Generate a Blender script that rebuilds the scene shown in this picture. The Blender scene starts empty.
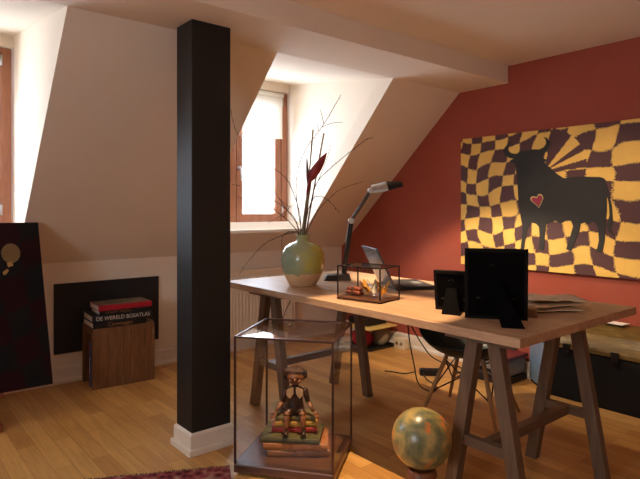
import bpy, bmesh, math, random
from mathutils import Vector, Matrix, noise
from mathutils.geometry import tessellate_polygon
random.seed(7)
PI = math.pi
scene = bpy.context.scene
COL = scene.collection

# ------------------------------------------------------------------ materials
def srgb(r, g, b):
    def f(c):
        c /= 255.0
        return c / 12.92 if c <= 0.04045 else ((c + 0.055) / 1.055) ** 2.4
    return (f(r), f(g), f(b), 1.0)

class NT:
    def __init__(s, name):
        s.m = bpy.data.materials.new(name); s.m.use_nodes = True
        s.t = s.m.node_tree; s.t.nodes.clear()
        s.out = s.n('ShaderNodeOutputMaterial')
    def n(s, typ, **kw):
        x = s.t.nodes.new(typ)
        for k, v in kw.items(): setattr(x, k, v)
        return x
    def l(s, a, b): s.t.links.new(a, b)
    def coords(s, scale=(1, 1, 1), rot=(0, 0, 0), src='Object'):
        tc = s.n('ShaderNodeTexCoord'); mp = s.n('ShaderNodeMapping')
        mp.inputs['Scale'].default_value = scale; mp.inputs['Rotation'].default_value = rot
        s.l(tc.outputs[src], mp.inputs['Vector']); return mp.outputs['Vector']
    def ramp(s, fac, stops):
        r = s.n('ShaderNodeValToRGB'); e = r.color_ramp.elements
        while len(e) < len(stops): e.new(0.5)
        for el, (p, c) in zip(e, stops): el.position = p; el.color = c
        s.l(fac, r.inputs['Fac']); return r.outputs['Color']
    def noise(s, vec, scale, detail=4, rough=0.55, dist=0.0):
        x = s.n('ShaderNodeTexNoise'); x.inputs['Scale'].default_value = scale
        x.inputs['Detail'].default_value = detail; x.inputs['Roughness'].default_value = rough
        x.inputs['Distortion'].default_value = dist
        s.l(vec, x.inputs['Vector']); return x.outputs['Fac']
    def bsdf(s, color=None, rough=0.5, metal=0.0, spec=0.5, coat=0.0, sheen=0.0):
        b = s.n('ShaderNodeBsdfPrincipled')
        if isinstance(color, tuple): b.inputs['Base Color'].default_value = color
        elif color is not None: s.l(color, b.inputs['Base Color'])
        b.inputs['Roughness'].default_value = rough; b.inputs['Metallic'].default_value = metal
        b.inputs['Specular IOR Level'].default_value = spec; b.inputs['Coat Weight'].default_value = coat
        b.inputs['Sheen Weight'].default_value = sheen
        s.l(b.outputs[0], s.out.inputs['Surface']); return b
    def bump(s, b, h, strength=0.2, dist=0.01):
        x = s.n('ShaderNodeBump'); x.inputs['Strength'].default_value = strength
        x.inputs['Distance'].default_value = dist
        s.l(h, x.inputs['Height']); s.l(x.outputs[0], b.inputs['Normal'])

def mix(c1, c2, f): return tuple(a * (1 - f) + b * f for a, b in zip(c1[:3], c2[:3])) + (1.0,)

def plain(name, c, rough=0.5, metal=0.0, spec=0.5, vary=0.12, scale=9, coat=0.0, bump=0.0, sheen=0.0):
    t = NT(name); v = t.coords(); f = t.noise(v, scale)
    col = t.ramp(f, [(0.3, mix(c, (0, 0, 0, 1), vary)), (0.7, tuple(min(1, k * (1 + vary * 0.5)) for k in c[:3]) + (1,))])
    b = t.bsdf(col, rough, metal, spec, coat, sheen)
    if bump: t.bump(b, t.noise(v, scale * 12), bump, 0.004)
    return t.m

def wood(name, c_dark, c_light, axis='y', rough=0.45, grain=9, plank=0.0, spec=0.4, contrast=1.0):
    t = NT(name)
    sc = {'x': (0.6, 9, 9), 'y': (9, 0.6, 9), 'z': (9, 9, 0.6)}[axis]
    v = t.coords(sc)
    f1 = t.noise(v, grain * 0.35, 5, 0.6, 0.6); f2 = t.noise(v, grain * 1.8, 6, 0.65)
    m = t.n('ShaderNodeMath', operation='MULTIPLY_ADD'); t.l(f2, m.inputs[0]); m.inputs[1].default_value = 0.5
    h = t.n('ShaderNodeMath', operation='MULTIPLY'); t.l(f1, h.inputs[0]); h.inputs[1].default_value = 0.5
    t.l(h.outputs[0], m.inputs[2])
    col = t.ramp(m.outputs[0], [(0.32, c_dark), (0.68, c_light)])
    if plank:
        # glued staves of slightly different tone running along the grain
        pv = t.coords({'x': (1, 1, 1), 'y': (1, 1, 1), 'z': (1, 1, 1)}[axis], (0, 0, PI / 2 if axis == 'y' else 0))
        br = t.n('ShaderNodeTexBrick'); br.offset = 0.37
        br.inputs['Scale'].default_value = 1.0; br.inputs['Brick Width'].default_value = 0.75
        br.inputs['Row Height'].default_value = plank; br.inputs['Mortar Size'].default_value = 0.0006
        br.inputs['Color1'].default_value = (0.80, 0.80, 0.80, 1); br.inputs['Color2'].default_value = (1, 1, 1, 1)
        br.inputs['Mortar'].default_value = (0.55, 0.5, 0.45, 1); t.l(pv, br.inputs['Vector'])
        mx = t.n('ShaderNodeMix', data_type='RGBA', blend_type='MULTIPLY'); mx.inputs['Factor'].default_value = 0.9
        t.l(col, mx.inputs['A']); t.l(br.outputs['Color'], mx.inputs['B']); col = mx.outputs['Result']
    b = t.bsdf(col, rough, 0, spec); t.bump(b, m.outputs[0], 0.12, 0.003)
    return t.m

def floor_mat():
    t = NT('oak_strip_floor')
    pv = t.coords((1, 1, 1), (0, 0, PI / 2))
    br = t.n('ShaderNodeTexBrick'); br.offset = 0.43; br.offset_frequency = 2
    br.inputs['Scale'].default_value = 1.0; br.inputs['Brick Width'].default_value = 0.62
    br.inputs['Row Height'].default_value = 0.085; br.inputs['Mortar Size'].default_value = 0.0008
    br.inputs['Bias'].default_value = 0.0
    br.inputs['Color1'].default_value = srgb(180, 130, 70); br.inputs['Color2'].default_value = srgb(214, 166, 98)
    br.inputs['Mortar'].default_value = srgb(110, 70, 36); t.l(pv, br.inputs['Vector'])
    gv = t.coords((14, 0.9, 1)); g = t.noise(gv, 3.0, 6, 0.65, 0.8)
    gc = t.ramp(g, [(0.3, (0.72, 0.68, 0.62, 1)), (0.7, (1.08, 1.06, 1.02, 1))])
    mx = t.n('ShaderNodeMix', data_type='RGBA', blend_type='MULTIPLY'); mx.inputs['Factor'].default_value = 0.85
    t.l(br.outputs['Color'], mx.inputs['A']); t.l(gc, mx.inputs['B'])
    b = t.bsdf(mx.outputs['Result'], 0.38, 0, 0.45); t.bump(b, g, 0.05, 0.002)
    return t.m

def glass_mat(name, tint=(0.96, 0.97, 0.97, 1), gloss=1.0):
    t = NT(name)
    tr = t.n('ShaderNodeBsdfTransparent'); tr.inputs[0].default_value = tint
    gl = t.n('ShaderNodeBsdfGlossy'); gl.inputs['Roughness'].default_value = 0.02
    lw = t.n('ShaderNodeLayerWeight'); lw.inputs['Blend'].default_value = 0.5      # facing = 1 - |cos|, the same on both sides of the pane
    pw = t.n('ShaderNodeMath', operation='POWER'); t.l(lw.outputs['Facing'], pw.inputs[0]); pw.inputs[1].default_value = 5
    m = t.n('ShaderNodeMath', operation='MULTIPLY_ADD'); m.inputs[1].default_value = 0.9 * gloss; m.inputs[2].default_value = 0.04 * gloss
    mx = t.n('ShaderNodeMixShader'); t.l(pw.outputs[0], m.inputs[0]); t.l(m.outputs[0], mx.inputs[0])
    t.l(tr.outputs[0], mx.inputs[1]); t.l(gl.outputs[0], mx.inputs[2]); t.l(mx.outputs[0], t.out.inputs['Surface'])
    return t.m

def plaster(name, c, bump=0.08):
    t = NT(name); v = t.coords(); f = t.noise(v, 2.2, 4)
    col = t.ramp(f, [(0.25, mix(c, (0, 0, 0, 1), 0.05)), (0.75, mix(c, (1, 1, 1, 1), 0.02))])
    b = t.bsdf(col, 0.85, 0, 0.15); t.bump(b, t.noise(v, 120, 3), bump, 0.002)
    return t.m

def banded(name, stops, scale=5, rough=0.35, spec=0.5, coat=0.0, stretch=(1, 1, 1), dist=0.6):
    t = NT(name); v = t.coords(stretch); f = t.noise(v, scale, 5, 0.6, dist)
    b = t.bsdf(t.ramp(f, stops), rough, 0, spec, coat); return t.m

M = {}
M['wall'] = plaster('warm_white_plaster', srgb(236, 224, 207))
M['red'] = plaster('terracotta_red_plaster', srgb(160, 77, 59))
M['trim'] = plain('cream_trim_paint', srgb(226, 216, 202), 0.4, vary=0.04)
M['floor'] = floor_mat()
M['col'] = plain('black_gloss_paint', srgb(24, 23, 22), 0.55, spec=0.45, vary=0.08)
M['frame_wood'] = wood('window_brown_wood', srgb(130, 80, 56), srgb(172, 114, 82), 'z', 0.4)
M['glass'] = glass_mat('window_glass', (0.98, 0.99, 0.99, 1), 0.8)
M['side_glass'] = glass_mat('case_side_glass', (0.99, 0.99, 0.99, 1), 0.45)
M['case_glass'] = glass_mat('case_glass', (0.985, 0.985, 0.985, 1), 1.0)
def blind_mat():
    t = NT('white_blind_fabric'); d = t.n('ShaderNodeBsdfDiffuse'); d.inputs[0].default_value = srgb(240, 238, 232)
    r = t.n('ShaderNodeBsdfTranslucent'); r.inputs[0].default_value = srgb(240, 238, 232); x = t.n('ShaderNodeMixShader'); x.inputs[0].default_value = 0.35
    t.l(d.outputs[0], x.inputs[1]); t.l(r.outputs[0], x.inputs[2]); t.l(x.outputs[0], t.out.inputs['Surface']); return t.m
M['blind'] = blind_mat()
M['white_metal'] = plain('cream_enamel', srgb(224, 208, 186), 0.35, vary=0.03)
M['steel'] = plain('brushed_steel', srgb(190, 192, 194), 0.28, 1.0, vary=0.06)
M['darksteel'] = plain('dark_steel_arm', srgb(84, 84, 88), 0.3, 0.8, vary=0.05)
M['chrome'] = plain('polished_chrome', srgb(215, 215, 218), 0.12, 1.0, vary=0.02)
M['desk'] = wood('oak_table_top', srgb(160, 120, 90), srgb(208, 170, 134), 'y', 0.42, 9, 0.105)
M['trestle'] = wood('brown_trestle_wood', srgb(82, 62, 48), srgb(124, 98, 76), 'z', 0.5)
M['trestle_y'] = wood('brown_trestle_rail_wood', srgb(82, 62, 48), srgb(124, 98, 76), 'y', 0.5)
M['trestle_x'] = wood('brown_trestle_stretcher_wood', srgb(82, 62, 48), srgb(124, 98, 76), 'x', 0.5)
M['cube'] = wood('rough_oak_block', srgb(80, 52, 32), srgb(144, 98, 60), 'z', 0.6, 12, 0.0)
M['darkwood'] = wood('dark_case_board', srgb(58, 36, 26), srgb(104, 68, 48), 'x', 0.3)
M['bronze'] = plain('dark_bronze_edge', srgb(82, 52, 38), 0.35, 0.7, vary=0.15)
M['blackmetal'] = plain('blackened_metal', srgb(40, 36, 33), 0.4, 0.6, vary=0.1)
M['velvet'] = plain('black_velvet_back', srgb(9, 8, 8), 0.95, 0, 0.05, vary=0.2)
M['framewood'] = plain('black_stained_moulding', srgb(18, 13, 11), 0.8, 0, 0.15, vary=0.2)
M['blackplastic'] = plain('black_plastic', srgb(20, 19, 19), 0.45, vary=0.1)
M['cable'] = plain('black_cable', srgb(24, 21, 20), 0.55, vary=0.1)
M['shell'] = plain('dark_green_shell', srgb(12, 24, 23), 0.4, vary=0.12)
M['dowel'] = wood('beech_dowel', srgb(140, 98, 58), srgb(186, 138, 88), 'z', 0.45)
M['grey'] = plain('grey_machine_plastic', srgb(122, 116, 112), 0.5, vary=0.08)
M['maroon'] = plain('maroon_cover', srgb(92, 36, 40), 0.4, vary=0.1)
M['redcloth'] = plain('crimson_bag', srgb(150, 22, 40), 0.7, vary=0.15)
M['yellow'] = plain('yellow_board', srgb(214, 182, 104), 0.6, vary=0.08)
M['sack'] = plain('grey_beige_cloth', srgb(150, 132, 104), 0.9, vary=0.15)
M['socket'] = plain('cream_socket', srgb(222, 208, 180), 0.45, vary=0.04)
M['paper'] = plain('aged_newsprint', srgb(214, 190, 158), 0.9, vary=0.2, scale=25)
M['white_paper'] = plain('white_paper', srgb(232, 226, 216), 0.8, vary=0.05)
M['page'] = plain('book_pages', srgb(214, 202, 184), 0.85, vary=0.08, scale=60)
M['trunk'] = plain('black_leather', srgb(16, 15, 15), 0.6, 0, 0.25, vary=0.2, bump=0.1)
M['lid'] = banded('lid_with_yellow_sheen', [(0.25, srgb(62, 48, 26)), (0.55, srgb(104, 82, 42)), (0.8, srgb(146, 118, 60))], 7, 0.3, stretch=(6, 0.8, 6))  # brown wooden lid with a yellowish reflection mixed into its colour
M['trunk_end'] = plain('daylit_blue_grey', srgb(108, 128, 150), 0.4, 0.0, vary=0.2)  # bluish window daylight on the chest end put into the colour
M['gold'] = plain('gold', srgb(222, 168, 74), 0.25, 1.0, vary=0.1)
M['silver'] = plain('silver', srgb(220, 216, 208), 0.22, 1.0, vary=0.05)
M['russet'] = plain('russet_block', srgb(130, 62, 36), 0.5, vary=0.2)
M['vase'] = None
M['bull'] = plain('charcoal_paint', srgb(38, 36, 33), 0.75, vary=0.12, bump=0.1)
M['cell_y'] = plain('ochre_paint', srgb(236, 190, 92), 0.65, vary=0.12, scale=5, bump=0.15)
M['cell_m'] = plain('plum_brown_paint', srgb(82, 44, 44), 0.65, vary=0.12, scale=5, bump=0.15)
M['heart'] = plain('raspberry_paint', srgb(150, 32, 58), 0.6, vary=0.1)
M['dots'] = plain('cream_dots', srgb(220, 190, 130), 0.6, vary=0.05)
M['canvas_side'] = plain('plum_canvas_edge', srgb(74, 38, 36), 0.8, vary=0.1)
M['dk_a'] = plain('near_black_paint', srgb(24, 24, 25), 0.9, 0, 0.1, vary=0.2)
M['dk_b'] = plain('oxblood_paint', srgb(38, 15, 17), 0.9, 0, 0.1, vary=0.2)
M['disc'] = plain('bronze_gold_paint', srgb(108, 80, 42), 0.5, vary=0.15)
M['disc_hi'] = plain('pale_gold_paint', srgb(160, 120, 62), 0.5, vary=0.1)
M['crimson_edge'] = plain('crimson_canvas_edge', srgb(120, 24, 44), 0.7, vary=0.1)
M['panel'] = plain('matt_black_board', srgb(24, 23, 25), 0.7, vary=0.1)
M['bark'] = plain('twig_bark', srgb(62, 44, 36), 0.8, vary=0.25, scale=40)
M['bamboo'] = banded('bamboo_cane', [(0.3, srgb(112, 84, 40)), (0.7, srgb(166, 132, 70))], 14, 0.5)
M['stem'] = banded('grey_green_stem', [(0.3, srgb(96, 82, 58)), (0.7, srgb(142, 126, 92))], 10, 0.6)
M['bract'] = plain('dark_red_bract', srgb(142, 36, 44), 0.5, vary=0.3)
M['leafdry'] = plain('dry_leaf', srgb(92, 64, 56), 0.7, vary=0.25)

def vase_mat():
    t = NT('green_glazed_earthenware')
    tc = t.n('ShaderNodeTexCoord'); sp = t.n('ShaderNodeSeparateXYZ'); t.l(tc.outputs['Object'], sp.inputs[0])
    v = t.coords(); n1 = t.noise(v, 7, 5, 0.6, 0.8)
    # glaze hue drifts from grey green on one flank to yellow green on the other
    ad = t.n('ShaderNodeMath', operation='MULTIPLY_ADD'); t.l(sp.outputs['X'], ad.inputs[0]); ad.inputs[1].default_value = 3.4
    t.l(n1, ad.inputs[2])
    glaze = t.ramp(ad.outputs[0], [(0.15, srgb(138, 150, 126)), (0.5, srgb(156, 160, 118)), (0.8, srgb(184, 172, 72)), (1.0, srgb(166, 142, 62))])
    clay = t.ramp(n1, [(0.3, srgb(196, 154, 108)), (0.7, srgb(222, 186, 142))])
    e = t.n('ShaderNodeMath', operation='MULTIPLY_ADD'); n2 = t.noise(v, 16, 3); t.l(n2, e.inputs[0]); e.inputs[1].default_value = -0.07
    t.l(sp.outputs['Z'], e.inputs[2])
    st = t.n('ShaderNodeMath', operation='GREATER_THAN'); t.l(e.outputs[0], st.inputs[0]); st.inputs[1].default_value = 0.036
    mx = t.n('ShaderNodeMix', data_type='RGBA'); t.l(st.outputs[0], mx.inputs['Factor'])
    t.l(clay, mx.inputs['A']); t.l(glaze, mx.inputs['B'])
    b = t.bsdf(mx.outputs['Result'], 0.2, 0, 0.5)
    r = t.n('ShaderNodeMath', operation='MULTIPLY_ADD'); t.l(st.outputs[0], r.inputs[0]); r.inputs[1].default_value = -0.5; r.inputs[2].default_value = 0.65
    t.l(r.outputs[0], b.inputs['Roughness']); t.bump(b, n1, 0.15, 0.006)
    return t.m
M['vase'] = vase_mat()

def ball_mat():
    t = NT('mottled_stone_glaze')
    v = t.coords(); n1 = t.noise(v, 9, 6, 0.62, 0.5)
    base = t.ramp(n1, [(0.36, srgb(78, 86, 70)), (0.49, srgb(124, 116, 76)), (0.62, srgb(180, 148, 86))])
    v2 = t.coords((1.0, 1.0, 0.38)); n2 = t.noise(v2, 12, 5, 0.62, 0.3)
    msk = t.ramp(n2, [(0.55, (0, 0, 0, 1)), (0.60, (1, 1, 1, 1))])
    org = t.ramp(n1, [(0.35, srgb(170, 84, 34)), (0.65, srgb(222, 140, 62))])
    mx = t.n('ShaderNodeMix', data_type='RGBA'); t.l(msk, mx.inputs['Factor']); t.l(base, mx.inputs['A']); t.l(org, mx.inputs['B'])
    b = t.bsdf(mx.outputs['Result'], 0.28, 0, 0.5); t.bump(b, n1, 0.12, 0.004)
    return t.m
M['ball'] = ball_mat()
M['turned'] = wood('turned_red_wood', srgb(96, 50, 28), srgb(150, 86, 50), 'z', 0.4)

def rug_mat():
    t = NT('oriental_rug_wool')
    v = t.coords((1, 1, 1))
    vo = t.n('ShaderNodeTexVoronoi'); vo.inputs['Scale'].default_value = 26; t.l(v, vo.inputs['Vector'])
    f = t.noise(v, 30, 4)
    a = t.ramp(vo.outputs['Distance'], [(0.12, srgb(62, 44, 46)), (0.26, srgb(128, 52, 56)), (0.55, srgb(156, 78, 78)), (0.85, srgb(176, 136, 116))])
    b_ = t.ramp(f, [(0.35, (0.55, 0.55, 0.55, 1)), (0.7, (1.1, 1.1, 1.1, 1))])
    mx = t.n('ShaderNodeMix', data_type='RGBA', blend_type='MULTIPLY'); mx.inputs['Factor'].default_value = 1
    t.l(a, mx.inputs['A']); t.l(b_, mx.inputs['B'])
    b = t.bsdf(mx.outputs['Result'], 0.95, 0, 0.1); t.bump(b, f, 0.5, 0.006)
    return t.m
M['rug'] = rug_mat()
M['fringe'] = plain('rug_fringe', srgb(58, 48, 46), 0.95, vary=0.5, scale=90)

# ------------------------------------------------------------------ mesh helpers
class MB:
    def __init__(s): s.bm = bmesh.new()
    def quadpts(s, pts, mi=0):
        f = s.bm.faces.new([s.bm.verts.new(p) for p in pts]); f.material_index = mi; return f
    def box(s, lo, hi, mi=0, mat=None):
        c = [(x, y, z) for z in (lo[2], hi[2]) for y in (lo[1], hi[1]) for x in (lo[0], hi[0])]
        if mat is not None: c = [mat @ Vector(p) for p in c]
        v = [s.bm.verts.new(p) for p in c]
        for q in ((0, 2, 3, 1), (4, 5, 7, 6), (0, 1, 5, 4), (2, 6, 7, 3), (0, 4, 6, 2), (1, 3, 7, 5)):
            f = s.bm.faces.new([v[i] for i in q]); f.material_index = mi
        return s
    def hexa(s, bot, top):
        v = [s.bm.verts.new(p) for p in list(bot) + list(top)]; n = len(bot)
        s.bm.faces.new(v[:n][::-1]); s.bm.faces.new(v[n:])
        for i in range(n): s.bm.faces.new([v[i], v[(i + 1) % n], v[n + (i + 1) % n], v[n + i]])
        return s
    def prism(s, poly, vec):
        vec = Vector(vec); p0 = [Vector(p) for p in poly]
        return s.hexa(p0, [p + vec for p in p0])
    def bar(s, a, b, w, h, up=(0, 0, 1), a2=None):
        a, b = Vector(a), Vector(b); d = (b - a).normalized(); up = Vector(up)
        if abs(d.dot(up)) > 0.98: up = Vector((0, 1, 0))
        x = d.cross(up).normalized(); y = x.cross(d).normalized()
        off = [(-w / 2, -h / 2), (w / 2, -h / 2), (w / 2, h / 2), (-w / 2, h / 2)]
        return s.hexa([a + x * i + y * j for i, j in off], [b + x * i + y * j for i, j in off])
    def tube(s, pts, rad, n=8, cap=True):
        pts = [Vector(p) for p in pts]
        if not isinstance(rad, (list, tuple)): rad = [rad] * len(pts)
        rings = []; prev = None
        for i, p in enumerate(pts):
            d = (pts[min(i + 1, len(pts) - 1)] - pts[max(i - 1, 0)]).normalized()
            if prev is None:
                u = Vector((0, 0, 1)) if abs(d.z) < 0.9 else Vector((1, 0, 0)); x = d.cross(u).normalized()
            else:
                x = (prev - d * prev.dot(d)).normalized()
            prev = x; y = d.cross(x)
            rings.append([s.bm.verts.new(p + (x * math.cos(2 * PI * k / n) + y * math.sin(2 * PI * k / n)) * rad[i]) for k in range(n)])
        for a, b in zip(rings, rings[1:]):
            for k in range(n):
                f = s.bm.faces.new([a[k], a[(k + 1) % n], b[(k + 1) % n], b[k]]); f.smooth = True
        if cap: s.bm.faces.new(rings[0][::-1]); s.bm.faces.new(rings[-1])
        return s
    def lathe(s, prof, n=32, c=(0, 0, 0), mat=None):
        c = Vector(c); rings = []
        for r, z in prof:
            pts = [c + Vector((max(r, 1e-4) * math.cos(2 * PI * k / n), max(r, 1e-4) * math.sin(2 * PI * k / n), z)) for k in range(n)]
            if mat is not None: pts = [mat @ p for p in pts]
            rings.append([s.bm.verts.new(p) for p in pts])
        for a, b in zip(rings, rings[1:]):
            for k in range(n):
                f = s.bm.faces.new([a[k], a[(k + 1) % n], b[(k + 1) % n], b[k]]); f.smooth = True
        s.bm.faces.new(rings[0][::-1]); s.bm.faces.new(rings[-1]); return s
    def ell(s, c, r, mat=None, nu=20, nv=12, warp=None):
        c = Vector(c); rows = []
        for j in range(nv + 1):
            th = PI * j / nv; row = []
            for i in range(nu):
                ph = 2 * PI * i / nu
                p = Vector((math.sin(th) * math.cos(ph) * r[0], math.sin(th) * math.sin(ph) * r[1], math.cos(th) * r[2]))
                if j in (0, nv) : p += Vector((1e-5 * math.cos(ph), 1e-5 * math.sin(ph), 0))
                if warp: p = warp(p)
                p = c + (mat @ p if mat is not None else p); row.append(s.bm.verts.new(p))
            rows.append(row)
        for a, b in zip(rows, rows[1:]):
            for i in range(nu):
                f = s.bm.faces.new([a[i], b[i], b[(i + 1) % nu], a[(i + 1) % nu]]); f.smooth = True
        return s
    def flat(s, poly, org, ax, ay, depth, mi=0):
        """a (concave) 2D outline in the plane org + u*ax + v*ay, given thickness along ax x ay"""
        ax, ay, org = Vector(ax), Vector(ay), Vector(org); n = ax.cross(ay).normalized() * depth
        p = [org + ax * u + ay * v for u, v in poly]
        tri = tessellate_polygon([[Vector((u, v, 0)) for u, v in poly]])
        lo = [s.bm.verts.new(q) for q in p]; hi = [s.bm.verts.new(q + n) for q in p]
        for t in tri:
            for L in (lo, hi):
                try: f = s.bm.faces.new([L[i] for i in t]); f.material_index = mi
                except ValueError: pass
        m = len(p)
        for i in range(m):
            f = s.bm.faces.new([lo[i], lo[(i + 1) % m], hi[(i + 1) % m], hi[i]]); f.material_index = mi
        return s
    def build(s, name, mats, parent=None, bevel=0.0, seg=2, world=True, smooth=False, sub=0):
        bmesh.ops.recalc_face_normals(s.bm, faces=s.bm.faces)
        if parent is not None and world:
            mm = Matrix.Identity(4); o = parent; ch = []
            while o is not None: ch.append(o); o = o.parent
            for o in reversed(ch): mm = mm @ o.matrix_basis
            bmesh.ops.transform(s.bm, matrix=mm.inverted(), verts=s.bm.verts)
        if smooth:
            for f in s.bm.faces: f.smooth = True
        me = bpy.data.meshes.new(name); s.bm.to_mesh(me); s.bm.free()
        for m in (mats if isinstance(mats, (list, tuple)) else [mats]): me.materials.append(M[m] if isinstance(m, str) else m)
        o = bpy.data.objects.new(name, me); COL.objects.link(o)
        if parent is not None: o.parent = parent
        if bevel:
            b = o.modifiers.new('Bevel', 'BEVEL'); b.width = bevel; b.segments = seg; b.limit_method = 'ANGLE'; b.angle_limit = math.radians(40)
        if sub:
            b = o.modifiers.new('Sub', 'SUBSURF'); b.levels = sub; b.render_levels = sub
        return o

def tag(o, label=None, cat=None, group=None, kind=None):
    if label: o['label'] = label
    if cat: o['category'] = cat
    if group: o['group'] = group
    if kind: o['kind'] = kind
    return o
def thing(name, loc, rz, label, cat, group=None):
    o = bpy.data.objects.new(name, None); COL.objects.link(o); o.empty_display_size = 0.1
    o.location = loc; o.rotation_euler = (0, 0, rz)
    return tag(o, label, cat, group)
def struct(o, label, cat): return tag(o, label, cat, None, 'structure')
def text(name, body, size, mat, parent, loc, ax, ay, width=None, depth=0.0006):
    """lettering whose baseline runs along ax and whose height runs along ay (world), centred at loc"""
    cu = bpy.data.curves.new(name, 'FONT'); cu.body = body; cu.size = size; cu.extrude = depth
    cu.align_x = 'CENTER'; cu.align_y = 'CENTER'
    tmp = bpy.data.objects.new(name + '_tmp', cu); COL.objects.link(tmp)
    me = bpy.data.meshes.new_from_object(tmp); bpy.data.objects.remove(tmp)
    me.name = name; me.materials.clear(); me.materials.append(M[mat])
    ax, ay = Vector(ax).normalized(), Vector(ay).normalized(); az = ax.cross(ay)
    k = 1.0
    if width:
        xs = [v.co.x for v in me.vertices]; k = width / (max(xs) - min(xs))
    mw = Matrix((ax, ay, az)).transposed().to_4x4(); mw.translation = Vector(loc)
    mm = Matrix.Identity(4); o = parent; ch = []
    while o is not None: ch.append(o); o = o.parent
    for o in reversed(ch): mm = mm @ o.matrix_basis
    me.transform(mm.inverted() @ mw @ Matrix.Diagonal((k, 1, 1, 1)))
    o = bpy.data.objects.new(name, me); COL.objects.link(o); o.parent = parent
    return o
def smooth_path(pts, n=5):
    pts = [Vector(p) for p in pts]; out = []
    for i in range(len(pts) - 1):
        p0, p1, p2, p3 = pts[max(i - 1, 0)], pts[i], pts[i + 1], pts[min(i + 2, len(pts) - 1)]
        for k in range(n):
            t = k / n
            out.append(0.5 * ((2 * p1) + (p2 - p0) * t + (2 * p0 - 5 * p1 + 4 * p2 - p3) * t * t + (3 * p1 - p0 - 3 * p2 + p3) * t ** 3))
    out.append(pts[-1]); return out

# ------------------------------------------------------------------ room dimensions
XR, XL = 3.67, -2.2          # terracotta gable wall / far left wall
YW, YB = 4.10, -2.2          # knee wall under the windows / wall behind
ZC, ZS, ZK = 2.262, 2.135, 0.835   # ceiling, soffit of boxed beam, top of knee wall
YF, YS = 2.26, 2.69          # boxed beam front, top of slope
K = (ZS - ZK) / (YW - YS)
YG = 4.20                    # window plane
def slope_z(y): return ZS - K * (y - YS)
ZSILL = 1.01; YSILL = YS + (ZS - ZSILL) / K
T = 0.12
R = Vector((0.7705, -0.6374, 0)); F = Vector((0.6374, 0.7705, 0))   # camera right / forward

struct(MB().box((XL - T, YB - T, -0.1), (XR + T, 4.6, 0)).build('floor', 'floor'), 'honey oak strip floor running toward the windows', 'floor')
struct(MB().box((XL - T, YB - T, ZC), (XR + T, YF + 0.1, ZC + 0.1)).build('ceiling', 'wall'), 'flat warm white plaster ceiling', 'ceiling')
struct(MB().box((XL - T, YF, ZS), (XR, YS, ZC + 0.1)).build('trim_1', 'wall'), 'boxed plaster beam along the foot of the ceiling', 'beam')
struct(MB().box((XR, YB - T, 0), (XR + T, 4.6, 2.6)).build('wall_right', 'red'), 'terracotta red gable wall behind the bull painting', 'wall')
WY0, WY1, WZ0, WZ1 = 0.1, 1.2, 0.85, 2.05          # unseen window added in the left wall for bluish fill light
m = MB(); m.box((XL - T, YB - T, 0), (XL, WY0, 2.6)); m.box((XL - T, WY1, 0), (XL, 4.6, 2.6)); m.box((XL - T, WY0, 0), (XL, WY1, WZ0)); m.box((XL - T, WY0, WZ1), (XL, WY1, 2.6))
struct(m.build('wall_left', 'wall'), 'plain plaster wall left of the frame', 'wall')
w = thing('window_3', (XL, (WY0 + WY1) / 2, WZ0), 0, 'added side window outside the frame for fill light', 'window'); w['kind'] = 'structure'
m = MB(); e = 0.06
m.box((XL - 0.09, WY0, WZ0), (XL - 0.03, WY0 + e, WZ1)); m.box((XL - 0.09, WY1 - e, WZ0), (XL - 0.03, WY1, WZ1)); m.box((XL - 0.09, WY0 + e, WZ0), (XL - 0.03, WY1 - e, WZ0 + e)); m.box((XL - 0.09, WY0 + e, WZ1 - e), (XL - 0.03, WY1 - e, WZ1)); m.box((XL - 0.09, (WY0 + WY1) / 2 - 0.04, WZ0 + e), (XL - 0.03, (WY0 + WY1) / 2 + 0.04, WZ1 - e))
m.build('window_frame', 'frame_wood', w)
MB().box((XL - 0.065, WY0 + e, WZ0 + e), (XL - 0.057, WY1 - e, WZ1 - e)).build('pane', 'glass', w)
struct(MB().box((XL - T, YB - T, 0), (XR + T, YB, 2.6)).build('wall_back', 'wall'), 'plain plaster wall behind the viewer', 'wall')

# dormers: x at the slope top (y=YS) and at the window plane (y=YG), left and right cheek
D = [((-0.30, -0.32), (0.724, 0.787)), ((1.897, 1.968), (2.900, 3.090))]
def cheek_x(pair, y): a, b = pair; return a + (b - a) * (y - YS) / (YG - YS)
m = MB()                     # sloping wall: piers between the dormers, aprons under the sills
nrm = Vector((0, 1, 1 / K)).normalized() * T
def sl(x, y): return Vector((x, y, slope_z(y)))
edges = [((XL, XL), None)]
piers = [((XL, XL), D[0][0]), (D[0][1], D[1][0]), (D[1][1], (XR, XR))]
for a, b in piers:
    m.prism([sl(cheek_x(a, YS), YS), sl(cheek_x(b, YS), YS), sl(cheek_x(b, YSILL), YSILL), sl(cheek_x(a, YSILL), YSILL)], nrm)
m.prism([sl(XL, YSILL), sl(XR, YSILL), sl(XR, YW), sl(XL, YW)], nrm)
struct(m.build('wall_slope', 'wall'), 'sloping attic wall of shaded plaster between the dormers', 'wall')
struct(MB().box((XL, YW, 0), (XR, YW + T, ZK)).build('wall_window', 'wall'), 'low knee wall under the sloping plaster', 'wall')
ZD = 2.375                   # dormer ceiling at the window
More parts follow.
